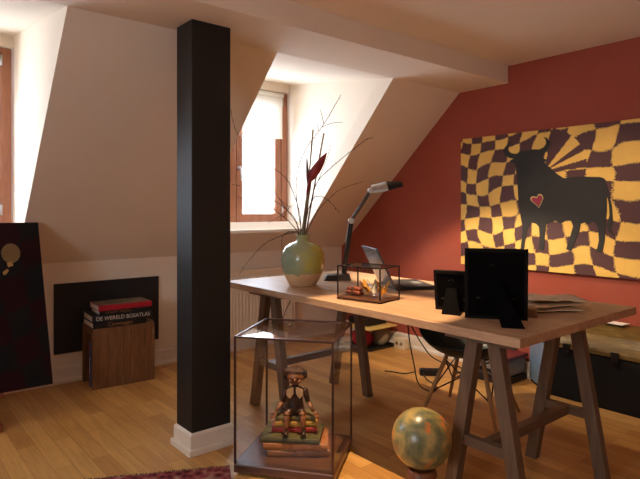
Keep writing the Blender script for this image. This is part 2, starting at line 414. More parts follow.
for i, (l, r) in enumerate(D):
    xl0, xl1, xr0, xr1 = l[0], l[1], r[0], r[1]
    m = MB()
    for (a, b, sgn) in ((xl0, xl1, -1), (xr0, xr1, 1)):
        o_ = Vector((0, 0.012, 0.012))      # the cheek starts just inside the thickness of the sloping wall
        q_ = [sl(a, YS) + o_, Vector((cheek_x((a, b), YSILL), YSILL, ZSILL)) + o_, Vector((b, YG, ZSILL)), Vector((b, YG, ZD + 0.05)), Vector((a, YS + 0.012, ZS + 0.05))]
        m.hexa(q_, [p + Vector((sgn * T, 0, 0)) for p in q_])
    m.prism([(xl0 - T, YS, ZS), (xr0 + T, YS, ZS), (xr1 + T, YG + 0.1, ZD + 0.017), (xl1 - T, YG + 0.1, ZD + 0.017)], (0, 0, T))
    # lintel over and breast wall under the window
    m.box((xl1 - T, YG - 0.02, 2.29), (xr1 + T, YG + 0.12, ZD + 0.1))
    m.box((xl1 - T, YG + 0.005, 0.7), (xr1 + T, YG + 0.12, 1.05))
    m.box((xl1 - T, YG - 0.0, 1.0), (xl1 + 0.004, YG + 0.12, 2.35)); m.box((xr1 - 0.004, YG, 1.0), (xr1 + T, YG + 0.12, 2.35))
    struct(m.build('wall_dormer' if i == 0 else 'wall_dormer.001', 'wall'), 'bright white dormer recess %s' % ('at the left edge' if i == 0 else 'behind the vase of twigs'), 'wall')
    # sill board
    struct(MB().hexa([(cheek_x(l, YSILL) - 0.0, YSILL - 0.03, ZSILL - 0.005), (cheek_x(r, YSILL), YSILL - 0.03, ZSILL - 0.005), (xr1, YG + 0.03, ZSILL - 0.005), (xl1, YG + 0.03, ZSILL - 0.005)],
                     [(cheek_x(l, YSILL), YSILL - 0.03, ZSILL + 0.028), (cheek_x(r, YSILL), YSILL - 0.03, ZSILL + 0.028), (xr1, YG + 0.03, ZSILL + 0.028), (xl1, YG + 0.03, ZSILL + 0.028)]).build('trim_%d' % (i + 2), 'trim', bevel=0.006),
           'white window sill board %s' % ('at the left edge' if i == 0 else 'behind the vase of twigs'), 'sill')
    # window: frame, two sashes (frame+pane), handle
    w = thing('window_%d' % (i + 1), ((xl1 + xr1) / 2, YG, 1.04), 0, 'brown wooden casement window %s' % ('at the left edge' if i == 0 else 'behind the vase of twigs'), 'window')
    w['kind'] = 'structure'
    x0, x1, z0, z1 = xl1 + 0.012, xr1 - 0.012, 1.04, 2.285
    f = MB(); fw = 0.068
    f.box((x0, YG, z0), (x0 + fw, YG + 0.07, z1)); f.box((x1 - fw, YG, z0), (x1, YG + 0.07, z1))
    f.box((x0 + fw, YG, z0), (x1 - fw, YG + 0.07, z0 + 0.05)); f.box((x0 + fw, YG, z1 - 0.05), (x1 - fw, YG + 0.07, z1))
    f.build('window_frame', 'frame_wood', w, 0.004)
    xm = (x0 + x1) / 2; sx0, sx1 = x0 + fw + 0.004, x1 - fw - 0.004
    for (a, b) in ((sx0, xm - 0.002), (xm + 0.002, sx1)):
        s = MB(); sw = 0.062; lo, hi = z0 + 0.052, z1 - 0.052
        s.box((a, YG + 0.008, lo), (a + sw, YG + 0.055, hi)); s.box((b - sw, YG + 0.008, lo), (b, YG + 0.055, hi))
        s.box((a + sw, YG + 0.008, lo), (b - sw, YG + 0.055, lo + 0.075)); s.box((a + sw, YG + 0.008, hi - 0.07), (b - sw, YG + 0.055, hi))
        so = s.build('sash', 'frame_wood', w, 0.004)
        MB().box((a + sw - 0.01, YG + 0.028, lo + 0.06), (b - sw + 0.01, YG + 0.036, hi - 0.06)).build('pane', 'glass', so)
    h = MB(); h.lathe([(0.0, 0), (0.02, 0), (0.02, 0.01), (0.012, 0.014), (0.012, 0.035)], 16, mat=Matrix.Translation((xm + 0.03, YG + 0.008, 1.57)) @ Matrix.Rotation(PI / 2, 4, 'X'))
    h.tube([(xm + 0.03, YG - 0.03, 1.58), (xm + 0.03, YG - 0.034, 1.53), (xm + 0.03, YG - 0.03, 1.46)], [0.012, 0.01, 0.009], 10)
    h.build('window_handle', 'steel', w)
    hg = MB()
    for z in (2.2, 1.2): hg.tube([(x1 - fw + 0.006, YG - 0.006, z - 0.035), (x1 - fw + 0.006, YG - 0.006, z + 0.035)], 0.008, 10)
    hg.build('hinge', 'steel', w)
    # roller blind drawn part way down in front of the right sash
    bx0, bx1 = (xm + 0.03, x1 - fw - 0.01) if i == 1 else (xm + 0.03, x1 - fw - 0.01)
    bl = thing('roller_blind', ((bx0 + bx1) / 2, YG - 0.03, 1.86), 0, 'white roller blind half lowered over the %s window' % ('left edge' if i == 0 else 'middle dormer'), 'blind')
    MB().tube([(bx0, YG - 0.03, 2.255), (bx1, YG - 0.03, 2.255)], 0.022, 14).build('roller', 'blind', bl)
    MB().box((bx0 + 0.006, YG - 0.034, 1.87), (bx1 - 0.006, YG - 0.0325, 2.25)).build('blind_cloth', 'blind', bl)
    MB().box((bx0 + 0.006, YG - 0.039, 1.855), (bx1 - 0.006, YG - 0.028, 1.875)).build('bottom_rail', 'blind', bl, 0.003)

def baseboard(name, a, b, inward, label):
    a, b, n = Vector(a), Vector(b), Vector(inward); m = MB()
    prof = [(0, 0), (0.024, 0), (0.024, 0.022), (0.017, 0.030), (0.014, 0.036), (0.014, 0.100), (0.009, 0.112), (0.004, 0.118), (0, 0.118)]
    p0 = [a + n * u + Vector((0, 0, v)) for u, v in prof]; m.prism(p0, b - a)
    return struct(m.build(name, 'trim'), label, 'baseboard')
baseboard('baseboard_window', (XL, YW, 0), (XR, YW, 0), (0, -1, 0), 'cream baseboard along the knee wall')
baseboard('baseboard_right', (XR, YB, 0), (XR, YW, 0), (-1, 0, 0), 'cream baseboard along the terracotta wall')

# ------------------------------------------------------------------ black column
c = thing('column', (1.345, 2.575, 0), 0, 'square glossy black column on a white plinth', 'column'); c['kind'] = 'structure'
x0, x1, y0, y1 = 1.240, 1.457, 2.482, 2.650
MB().box((x0, y0, 0.09), (x1, y1, ZS)).build('shaft', 'col', c, 0.003)
m = MB()
for z0, z1, e in ((0, 0.032, 0.024), (0.032, 0.098, 0.012)): m.box((x0 - e, y0 - e, z0), (x1 + e, y1 + e, z1))
m.hexa([(x0 - .012, y0 - .012, .098), (x1 + .012, y0 - .012, .098), (x1 + .012, y1 + .012, .098), (x0 - .012, y1 + .012, .098)],
       [(x0 - .003, y0 - .003, .108), (x1 + .003, y0 - .003, .108), (x1 + .003, y1 + .003, .108), (x0 - .003, y1 + .003, .108)])
m.build('plinth', 'trim', c, 0.003)

# ------------------------------------------------------------------ radiator
r = thing('radiator', (2.47, 4.03, 0), 0, 'cream panel radiator under the window behind the desk', 'radiator')
rx0, rx1, rz0, rz1 = 1.98, 3.0, 0.12, 0.665
m = MB(); m.box((rx0, 3.985, rz0), (rx1, 4.0, rz1)); n = 30
for k in range(n):
    x = rx0 + 0.02 + (rx1 - rx0 - 0.04) * (k + 0.5) / n
    m.hexa([(x - .011, 3.986, rz0 + .03), (x + .011, 3.986, rz0 + .03), (x + .011, 3.986, rz1 - .03), (x - .011, 3.986, rz1 - .03)],
           [(x - .006, 3.974, rz0 + .045), (x + .006, 3.974, rz0 + .045), (x + .006, 3.974, rz1 - .045), (x - .006, 3.974, rz1 - .045)])
m.build('front_panel', 'white_metal', r, 0.002)
MB().box((rx0, 4.06, rz0), (rx1, 4.075, rz1)).build('rear_panel', 'white_metal', r, 0.002)
m = MB(); m.box((rx0, 3.98, rz1), (rx1, 3.99, rz1 + 0.028)); m.box((rx0, 4.066, rz1), (rx1, 4.076, rz1 + 0.028))
for k in range(48):
    x = rx0 + (rx1 - rx0) * k / 47; m.box((x - 0.004, 3.99, rz1 + 0.012), (x + 0.004, 4.066, rz1 + 0.024))
m.build('grille', 'white_metal', r)
for x in (rx0 - 0.004, rx1 + 0.001): MB().box((x, 3.982, rz0 + 0.02), (x + 0.003, 4.075, rz1 + 0.02)).build('side_panel', 'white_metal', r)
MB().tube([(rx1 - 0.05, 4.03, rz0), (rx1 - 0.05, 4.03, 0.0)], 0.009, 10).build('pipe', 'white_metal', r)
MB().tube([(rx0 + 0.05, 4.03, rz0), (rx0 + 0.05, 4.03, 0.0)], 0.009, 10).build('pipe', 'white_metal', r)
for x in (rx0 + 0.15, rx1 - 0.15): MB().box((x - 0.02, 4.076, 0.4), (x + 0.02, YW - 0.001, 0.43)).build('bracket', 'white_metal', r)

# ------------------------------------------------------------------ desk: top on two trestles
TX0, TX1, TY0, TY1, TZ = 1.768, 2.771, 1.042, 3.09, 0.75
tt = MB().box((TX0, TY0, TZ - 0.036), (TX1, TY1, TZ)).build('table_top', 'desk', bevel=0.003)
tag(tt, 'long pale oak desk top of glued staves lying on two trestles', 'desk')
def trestle(yc, label):
    t = thing('trestle', (2.2, yc, 0), 0, label, 'trestle', 'trestles under the desk top')
    hz = TZ - 0.037
    for xa in (1.868, 2.512):
        MB().box((xa - 0.052, yc - 0.155, hz - 0.022), (xa + 0.052, yc + 0.155, hz)).build('top_plate', 'trestle_y', t, 0.002)
        for s in (-1, 1):
            a = Vector((xa, yc + s * 0.047, hz - 0.022)); b = Vector((xa, yc + s * 0.168, 0.0)); l = MB()
            w, h = 0.044, 0.054
            l.hexa([(b.x - w / 2, b.y - h / 2, 0), (b.x + w / 2, b.y - h / 2, 0), (b.x + w / 2, b.y + h / 2, 0), (b.x - w / 2, b.y + h / 2, 0)],
                   [(a.x - w / 2, a.y - h / 2, a.z), (a.x + w / 2, a.y - h / 2, a.z), (a.x + w / 2, a.y + h / 2, a.z), (a.x - w / 2, a.y + h / 2, a.z)])
            l.build('leg', 'trestle', t, 0.002)
        yy = 0.168 - 0.121 * 0.28 / 0.69 - 0.020
        MB().box((xa - 0.016, yc - yy, 0.262), (xa + 0.016, yc + yy, 0.302)).build('crossbar', 'trestle_y', t, 0.002)
    MB().box((1.868 + 0.016, yc - 0.02, 0.262), (2.512 - 0.016, yc + 0.02, 0.302)).build('stretcher', 'trestle_x', t, 0.002)
    return t
trestle(1.248, 'brown wooden trestle under the desk end nearest the chest')
trestle(2.72, 'brown wooden trestle under the desk end nearest the radiator')

# ------------------------------------------------------------------ glass display case on the floor, puppet on books
CZ = 0.0; ca = math.radians(-53.5)
dc = thing('display_case', (1.609, 2.122, 0), ca, 'tall glass display case with dark bronze edges on the floor', 'display case')
hu, hv, cz0, cz1 = 0.233, 0.221, 0.052, 0.629
def DCW(u, v, z): return Vector((1.609, 2.122, z)) + Vector((math.cos(ca), math.sin(ca), 0)) * u + Vector((-math.sin(ca), math.cos(ca), 0)) * v
m = MB(); m.box((-hu, -hv, 0.012), (hu, hv, cz0)); m.build('base', 'darkwood', dc, 0.004, world=False)
for u in (-1, 1):
    for v in (-1, 1): MB().box((u * 0.18 - 0.02, v * 0.17 - 0.02, 0), (u * 0.18 + 0.02, v * 0.17 + 0.02, 0.012)).build('foot', 'blackmetal', dc, world=False)
m = MB(); e = 0.0045
for u in (-1, 1):
    for v in (-1, 1): m.box((u * (hu - .006) - e, v * (hv - .006) - e, cz0), (u * (hu - .006) + e, v * (hv - .006) + e, cz1))
for z in (cz1 - 0.009,):
    for v in (-1, 1): m.box((-hu + .0105, v * (hv - .006) - e, z), (hu - .0105, v * (hv - .006) + e, z + 0.009))
    for u in (-1, 1): m.box((u * (hu - .006) - e, -hv + .0105, z), (u * (hu - .006) + e, hv - .0105, z + 0.009))
m.build('edge_frame', 'bronze', dc, world=False)
gx, gy = hu - .006, hv - .006
for n_, lo, hi in (('side_pane', (-gx + e, -gy - .0015, cz0), (gx - e, -gy + .0015, cz1 - .009)), ('side_pane', (-gx + e, gy - .0015, cz0), (gx - e, gy + .0015, cz1 - .009)),
                   ('side_pane', (-gx - .0015, -gy + e, cz0), (-gx + .0015, gy - e, cz1 - .009)), ('side_pane', (gx - .0015, -gy + e, cz0), (gx + .0015, gy - e, cz1 - .009)),
                   ('top_pane', (-gx + e, -gy + e, cz1 - .006), (gx - e, gy - e, cz1 - .002))):
    MB().box(lo, hi).build(n_, 'case_glass' if n_ == 'top_pane' else 'side_glass', dc, world=False)

def book(loc, rz, w, d, t, cover, label, group=None, spine_r=0.0, raised=0, pagemat='page', title=None):
    """w along the spine (local x), spine on the -y side, d deep, lying flat; loc = centre of underside"""
    b = thing('book', loc, rz, label, 'book', group)
    c_ = 0.0035 if t > 0.02 else 0.002; m = MB()
    m.box((-w / 2, -d / 2, 0), (w / 2, d / 2, c_)); m.box((-w / 2, -d / 2, t - c_), (w / 2, d / 2, t))
    # slightly rounded spine
    sp = [(-d / 2 + 0.002, 0), (-d / 2 - spine_r * 0.7, t * 0.12), (-d / 2 - spine_r, t * 0.5), (-d / 2 - spine_r * 0.7, t * 0.88), (-d / 2 + 0.002, t)]
    m.hexa([(-w / 2, y, z) for y, z in sp] + [(-w / 2, -d / 2 + 0.004, t), (-w / 2, -d / 2 + 0.004, 0)],
           [(w / 2, y, z) for y, z in sp] + [(w / 2, -d / 2 + 0.004, t), (w / 2, -d / 2 + 0.004, 0)])
    cv_ = m.build('cover', cover, b, world=False)
    MB().box((-w / 2 + 0.004, -d / 2 + 0.004, c_), (w / 2 - 0.004, d / 2 - 0.005, t - c_)).build('pages', pagemat, b, world=False)
    if raised:
        for k in range(raised):
            x = -w / 2 + w * (k + 1) / (raised + 1)
            MB().box((x - 0.004, -d / 2 - spine_r - 0.0015, t * 0.14), (x + 0.004, -d / 2 - spine_r + 0.004, t * 0.86)).build('spine_band', raised_mat, cv_, world=False)
    return b
M['bk_orange'] = banded('tan_calf', [(0.3, srgb(132, 78, 38)), (0.7, srgb(182, 116, 62))], 20, 0.45)
M['bk_brown'] = banded('brown_calf', [(0.3, srgb(98, 60, 34)), (0.7, srgb(150, 96, 56))], 20, 0.45)
M['bk_green'] = banded('dark_olive_cloth', [(0.3, srgb(54, 52, 28)), (0.7, srgb(92, 84, 44))], 20, 0.6)
M['bk_red'] = banded('brick_red_cloth', [(0.3, srgb(126, 32, 28)), (0.7, srgb(186, 62, 48))], 12, 0.55)
M['bk_gold'] = banded('mustard_cloth', [(0.3, srgb(128, 94, 30)), (0.7, srgb(182, 142, 56))], 14, 0.55)
M['bk_grey'] = banded('olive_grey_cloth', [(0.3, srgb(84, 74, 44)), (0.7, srgb(122, 106, 64))], 14, 0.7)
M['pinkpage'] = plain('red_stained_pages', srgb(168, 84, 78), 0.8, vary=0.15)
raised_mat = 'bk_brown'
kr = math.radians(-39.6)
BC = Vector((1.592, 2.112, 0))
g = 'old books stacked in the display case'
z = cz0 + 0.0008
def stackbook(du, dv, rot, w, d, t, mat, label, **kw):
    global z
    p = BC + R * du + F * dv; zz = z; z += t + 0.0005
    return book((p.x, p.y, zz), kr + math.radians(rot), w, d, t, mat, label, g, 0.006, **kw)
stackbook(0.020, 0.020, 1, 0.290, 0.18, 0.030, 'bk_brown', 'brown calf book at the very bottom of the stack in the glass case', raised=3)
raised_mat = 'bk_orange'
stackbook(0.008, 0.022, -2, 0.300, 0.185, 0.031, 'bk_orange', 'tan calf book second from the bottom in the glass case', raised=4)
stackbook(-0.010, 0.022, -7, 0.280, 0.19, 0.027, 'bk_green', 'dark olive book with red page edges in the glass case', pagemat='pinkpage')
stackbook(0.000, 0.052, -3, 0.215, 0.13, 0.027, 'bk_red', 'brick red book below the mustard one in the glass case')
stackbook(0.004, 0.050, 1, 0.205, 0.13, 0.024, 'bk_gold', 'mustard book under the puppet feet in the glass case')
stackbook(0.004, 0.05, 0, 0.190, 0.10, 0.021, 'bk_grey', 'small olive grey book the puppet sits on')
# puppet ---------------------------------------------------------------
ZP = z
pp = thing('wooden_puppet', tuple(BC + F * 0.035 + Vector((0, 0, ZP + 0.0005))), kr, 'carved wooden puppet with pale collar sitting on stacked books', 'puppet')
M['pwood'] = banded('stained_limewood', [(0.3, srgb(84, 48, 26)), (0.7, srgb(138, 86, 48))], 30, 0.4)
M['pdark'] = banded('dark_painted_wood', [(0.3, srgb(34, 20, 14)), (0.7, srgb(62, 38, 26))], 30, 0.35)
M['phair'] = banded('carved_hair', [(0.35, srgb(34, 22, 14)), (0.7, srgb(84, 56, 30))], 60, 0.75, 0.2, stretch=(1, 1, 0.4))
M['pcollar'] = plain('bone_white_collar', srgb(144, 114, 80), 0.6, vary=0.2)
pp.scale = (1.14, 1.10, 0.98)
def pt(*a): return Vector(a)
body = MB()
body.lathe([(0.0, 0), (0.036, 0.002), (0.040, 0.02), (0.034, 0.05), (0.031, 0.075), (0.036, 0.11), (0.030, 0.128), (0.014, 0.138), (0.012, 0.150)], 20, mat=Matrix.Diagonal((1, 0.78, 1, 1)))
body.build('torso', 'pdark', pp, world=False)
hc = Vector((0.0, -0.004, 0.182))
def headwarp(p):
    q = p.copy()
    if q.z < 0: q.x *= 1 + 0.30 * q.z / 0.04; q.y *= 1 + 0.12 * q.z / 0.04
    return q
hd = MB().ell(hc, (0.038, 0.038, 0.040), warp=headwarp, nu=24, nv=16)
hd.ell(hc + pt(0, -0.039, -0.006), (0.006, 0.010, 0.008), nu=10, nv=8)               # nose
for s in (-1, 1):
    hd.ell(hc + pt(s * 0.036, 0.002, -0.004), (0.005, 0.008, 0.011), nu=10, nv=8)    # ears
    hd.ell(hc + pt(s * 0.017, -0.030, -0.013), (0.010, 0.008, 0.009), nu=10, nv=8)   # cheeks
ho = hd.build('head', 'pwood', pp, world=False)
m = MB()
for s in (-1, 1): m.ell(hc + pt(s * 0.0135, -0.0345, 0.004), (0.0055, 0.004, 0.0042), nu=10, nv=8)
m.build('eyes', 'pdark', ho, world=False)
m = MB(); m.tube([hc + pt(-0.009, -0.0335, -0.021), hc + pt(0, -0.036, -0.023), hc + pt(0.009, -0.0335, -0.021)], 0.0018, 6); m.build('mouth', 'maroon', ho, world=False)
hr = MB()
def hairwarp(p):
    n_ = noise.noise(p * 90) * 0.004; q = p * (1 + n_ / 0.045)
    if q.y < -0.01 and q.z < 0.020: q.y *= 0.62
    if q.z < -0.005: q.z = -0.005 + (q.z + 0.005) * 0.7
    return q
hr.ell(hc + pt(0, 0.006, 0.008), (0.052, 0.046, 0.042), warp=hairwarp, nu=40, nv=24); hr.build('hair', 'phair', ho, world=False)
m = MB()
m.flat([(-0.034, -0.002), (-0.010, 0.010), (-0.003, 0.004), (-0.004, -0.020), (-0.020, -0.044), (-0.035, -0.028)], (0, -0.034, 0.132), (1, 0, 0), (0, 0.25, 1), 0.006)
m.flat([(0.034, -0.002), (0.010, 0.010), (0.003, 0.004), (0.004, -0.020), (0.020, -0.044), (0.035, -0.028)], (0, -0.034, 0.132), (1, 0, 0), (0, 0.25, 1), 0.006)
m.build('collar', 'pcollar', pp, 0.001, world=False)
for s in (-1, 1):
    sh = pt(s * 0.040, 0.0, 0.118); el = pt(s * 0.054, -0.008, 0.062); wr = pt(s * 0.078, -0.040, 0.026)
    MB().tube([sh + pt(0, 0, 0.008), sh, sh.lerp(el, .5), el], [0.006, 0.013, 0.012, 0.0105], 12).build('upper_arm', 'pdark', pp, world=False)
    fa = MB().ell(el, (0.010, 0.010, 0.010)).tube([el, el.lerp(wr, .45), wr], [0.009, 0.010, 0.007], 12).build('forearm', 'pwood', pp, world=False)
    hnd = MB(); d = pt(s * 0.45, -0.75, -0.45).normalized(); palm = wr + d * 0.012
    hnd.ell(palm, (0.010, 0.012, 0.007), nu=12, nv=8)
    side = d.cross(pt(0, 0, 1)).normalized()
    for k, ln in enumerate((0.015, 0.019, 0.020, 0.017)):
        b0 = palm + side * (k - 1.5) * 0.0048 + d * 0.008
        hnd.tube([b0, b0 + d * ln * 0.55 + pt(0, 0, -0.001), b0 + d * ln + pt(0, 0, -0.006)], [0.0027, 0.0025, 0.002], 7)
    b0 = palm - side * s * 0.009; hnd.tube([b0, b0 - side * s * 0.006 + d * 0.006, b0 - side * s * 0.006 + d * 0.013 + pt(0, 0, -0.003)], [0.003, 0.0027, 0.002], 7)
    hnd.build('hand', 'pwood', fa, world=False)
    hip = pt(s * 0.019, -0.012, 0.022); kn = pt(s * 0.032, -0.066, 0.023); an = pt(s * 0.030 + (0.008 if s > 0 else -0.004), -0.079, -0.048)
    MB().tube([hip, hip.lerp(kn, .5), kn], [0.020, 0.019, 0.016], 12).build('thigh', 'pdark', pp, world=False)
    sn = MB().ell(kn, (0.014, 0.014, 0.014)).tube([kn, kn.lerp(an, .3), kn.lerp(an, .75), an], [0.012, 0.0135, 0.009, 0.008], 12).build('shin', 'pwood', pp, world=False)
    MB().ell(an + pt(0, -0.014, -0.005), (0.012, 0.026, 0.010), nu=14, nv=10).build('shoe', 'pdark', sn, world=False)
# pale carved dish beside the puppet on the stack's left
db = thing('carved_scrap', tuple(BC + R * -0.082 + F * 0.045 + Vector((0, 0, ZP + 0.0005))), kr, 'grey carved wooden scrap standing left of the puppet', 'ornament')
M['scrap'] = banded('weathered_grey_wood', [(0.3, srgb(96, 82, 66)), (0.7, srgb(168, 150, 124))], 24, 0.7)
MB().flat([(-0.022, 0), (0.012, 0), (0.016, 0.03), (0.004, 0.058), (-0.018, 0.062), (-0.030, 0.03)], (0, 0, 0), (1, 0, 0), (0, 0.15, 1), 0.012).build('carving', 'scrap', db, 0.003, world=False)

# ------------------------------------------------------------------ stone ball on turned stand
bx, by = 1.700, 1.426
st = thing('turned_stand', (bx, by, 0), 0, 'turned reddish wooden stand carrying the mottled ball', 'stand')
sp_ = MB().lathe([(0, 0), (0.085, 0), (0.088, 0.01), (0.080, 0.022), (0.058, 0.03), (0.046, 0.046), (0.040, 0.075), (0.042, 0.11), (0.050, 0.145)], 32).build('pedestal', 'turned', st, world=False)
MB().lathe([(0.050, 0.145), (0.058, 0.149), (0.061, 0.158), (0.058, 0.168), (0.054, 0.1835), (0.046, 0.1835), (0.046, 0.17)], 32).build('collar_ring', 'turned', st, world=False)
bo = MB().ell((0, 0, 0), (0.1175, 0.1175, 0.116), nu=48, nv=32).build('stone_ball', 'ball'); bo.location = (bx, by, 0.3000)
tag(bo, 'mottled green and orange stone ball on a turned stand', 'ball')

# ------------------------------------------------------------------ rug
ra = Vector((-0.49, 0.255, 0)).normalized(); rn = Vector((-ra.y, ra.x, 0)) * 1.0
if rn.dot(F) > 0: rn = -rn
rc = Vector((1.318, 2.254, 0))
m = MB(); L, Wd = 2.2, 1.4
m.prism([rc, rc + ra * L, rc + ra * L + rn * Wd, rc + rn * Wd], (0, 0, 0.007))
ru = thing('rug', tuple(rc), 0, 'red oriental rug with dark fringe at the bottom edge', 'rug')
m.build('pile', 'rug', ru)
fr = MB()
for k in range(260):
    p = rc + ra * (L * (k + 0.5) / 260); q = p - rn * random.uniform(0.012, 0.02) + ra * random.uniform(-0.004, 0.004)
    fr.bar(p + Vector((0, 0, 0.004)), q + Vector((0, 0, 0.003)), 0.0045, 0.004)
tag(fr.build('fringe', 'fringe', ru), kind='stuff')

# ------------------------------------------------------------------ oak block with books
sa = math.radians(-3)
ob = thing('side_table', (1.397, 3.925, 0), sa, 'rough oak side table with open ends below the black board', 'side table')
w2, d2, hh, th = 0.210, 0.142, 0.405, 0.048
for s in (-1, 1):
    MB().box((-w2, s * d2 - (th if s > 0 else 0), 0), (w2, s * d2 + (0 if s > 0 else th), hh - th)).build('side_slab', 'cube', ob, 0.003, world=False)
MB().box((-w2, -d2, hh - th), (w2, d2, hh)).build('top_slab', 'cube', ob, 0.003, world=False)
def SW(u, v, zz): return Vector((1.397, 3.925, zz)) + Vector((math.cos(sa), math.sin(sa), 0)) * u + Vector((-math.sin(sa), math.cos(sa), 0)) * v
M['bk_black'] = plain('black_cover', srgb(22, 20, 22), 0.4, vary=0.1)
M['bk_navy'] = plain('blue_black_cover', srgb(30, 28, 34), 0.4, vary=0.1)
M['bk_crim'] = plain('crimson_cover', srgb(168, 24, 44), 0.4, vary=0.1)
M['bk_blue'] = plain('blue_cover', srgb(44, 72, 142), 0.4, vary=0.15)
M['letter_w'] = plain('pale_lettering', srgb(206, 200, 190), 0.6, vary=0.03)
M['letter_t'] = plain('tan_lettering', srgb(150, 106, 66), 0.6, vary=0.03)
M['photo'] = banded('muted_cover_photo', [(0.3, srgb(46, 42, 36)), (0.5, srgb(112, 100, 80)), (0.7, srgb(150, 138, 116))], 14, 0.35)
g2 = 'large books stacked on the oak side table'
zz = hh + 0.0005
stk = []
for (du, dv, rot, w, d, t, mat, lab) in ((-0.030, -0.012, 1.0, 0.360, 0.245, 0.040, 'bk_black', 'black book with tan title at the bottom on the oak block'),
                                        (-0.008, -0.006, -1.0, 0.402, 0.255, 0.043, 'bk_navy', 'widest black atlas with white capitals on the oak block'),
                                        (0.010, -0.014, 0.0, 0.345, 0.215, 0.028, 'bk_black', 'thin black book beneath the red one on the oak block'),
                                        (0.012, -0.012, 0.5, 0.365, 0.225, 0.037, 'bk_crim', 'red spined book topmost of the stack on the oak block')):
    p = SW(du, dv, zz); b = book(tuple(p), sa + math.radians(rot), w, d, t, mat, lab, g2, 0.003)
    a_ = sa + math.radians(rot); ax = Vector((math.cos(a_), math.sin(a_), 0)); ay = Vector((-math.sin(a_), math.cos(a_), 0))
    stk.append((b, p, ax, ay, w, d, t)); zz += t + 0.0005
def spine_text(k, body, size, mat, width, off=0.0):
    b, p, ax, ay, w, d, t = stk[k]
    text('title', body, size, mat, b, p + ax * off - ay * (d / 2 + 0.0036) + Vector((0, 0, t * 0.5)), ax, (0, 0, 1), width)
spine_text(0, 'Caravaggio', 0.036, 'letter_t', 0.170, 0.0)
spine_text(1, 'DE WERELD BOSATLAS', 0.037, 'letter_w', 0.360, 0.004)
b, p, ax, ay, w, d, t = stk[2]; lm = MB()
for k in range(13):       # worn, unreadable block capitals
    q = p + ax * (-0.125 + k * 0.0135) - ay * (d / 2 + 0.0034) + Vector((0, 0, t * 0.5)); hgt = 0.0075
    if k == 6: continue
    rot = Matrix((ax, ay, Vector((0, 0, 1)))).transposed().to_4x4(); rot.translation = q
    lm.box((-0.0045, -0.0006, -hgt), (-0.0022, 0.0008, hgt), mat=rot); lm.box((-0.0022, -0.0006, (-hgt, hgt - .003, -.0015)[k % 3]), (0.0045, 0.0008, (-hgt + .003, hgt, .0015)[k % 3]), mat=rot)
lm.build('title', 'letter_t', b)
b, p, ax, ay, w, d, t = stk[3]
rot = Matrix((ax, ay, Vector((0, 0, 1)))).transposed().to_4x4(); rot.translation = p
MB().box((-w / 2 + 0.004, -d / 2 + 0.01, t), (w / 2 - 0.004, d / 2 - 0.004, t + 0.0006), mat=rot).build('cover_picture', 'photo', b)
# blue books standing in the open end
bb = thing('book', tuple(SW(-0.098, -0.045, 0.0)), sa, 'blue book standing inside the open end of the oak block', 'book')
MB().box((-0.105, -0.014, 0), (0.11, -0.0115, 0.30)).box((-0.105, 0.0115, 0), (0.11, 0.014, 0.30)).box((-0.108, -0.014, 0), (-0.105, 0.014, 0.30)).build('cover', 'bk_blue', bb, world=False)
MB().box((-0.104, -0.011, 0.004), (0.105, 0.011, 0.296)).build('pages', 'page', bb, world=False)
MB().box((-0.1087, -0.006, 0.09), (-0.108, 0.006, 0.20)).build('title_strip', 'letter_w', bb, world=False)
MB().box((-0.1087, -0.009, 0.255), (-0.108, 0.009, 0.28)).build('spine_mark', 'bk_crim', bb, world=False)
# leather strip draped over the right end of the block, hanging down the front
lp = thing('leather_strip', tuple(SW(0.172, -0.03, hh)), sa, 'brown leather flap with a hanging tab at the right end of the oak block', 'leather strip')
M['leather'] = plain('tan_leather', srgb(112, 84, 62), 0.6, vary=0.2)
m = MB(); m.prism([(-0.018, -0.108, 0.001), (0.034, -0.098, 0.001), (0.034, 0.12, 0.001), (-0.018, 0.12, 0.001)], (0, 0, 0.012))
m.build('flap', 'leather', lp, 0.003, world=False)
MB().tube([(0.026, -0.095, 0.010), (0.027, -0.110, 0.012), (0.027, -0.1155, 0.002), (0.027, -0.1155, -0.04)], 0.002, 6).build('cord', 'leather', lp, world=False)
MB().box((0.020, -0.1185, -0.082), (0.034, -0.1145, -0.036)).build('tab', 'pcollar', lp, 0.002, world=False)

# ------------------------------------------------------------------ black board on the knee wall
bp_ = MB(); bp_.box((1.012, YW - 0.020, 0.205), (1.762, YW, 0.690))
bo_ = bp_.build('wall_board', 'panel', bevel=0.003); tag(bo_, 'matt black rectangular board on the knee wall behind the oak block', 'wall board')

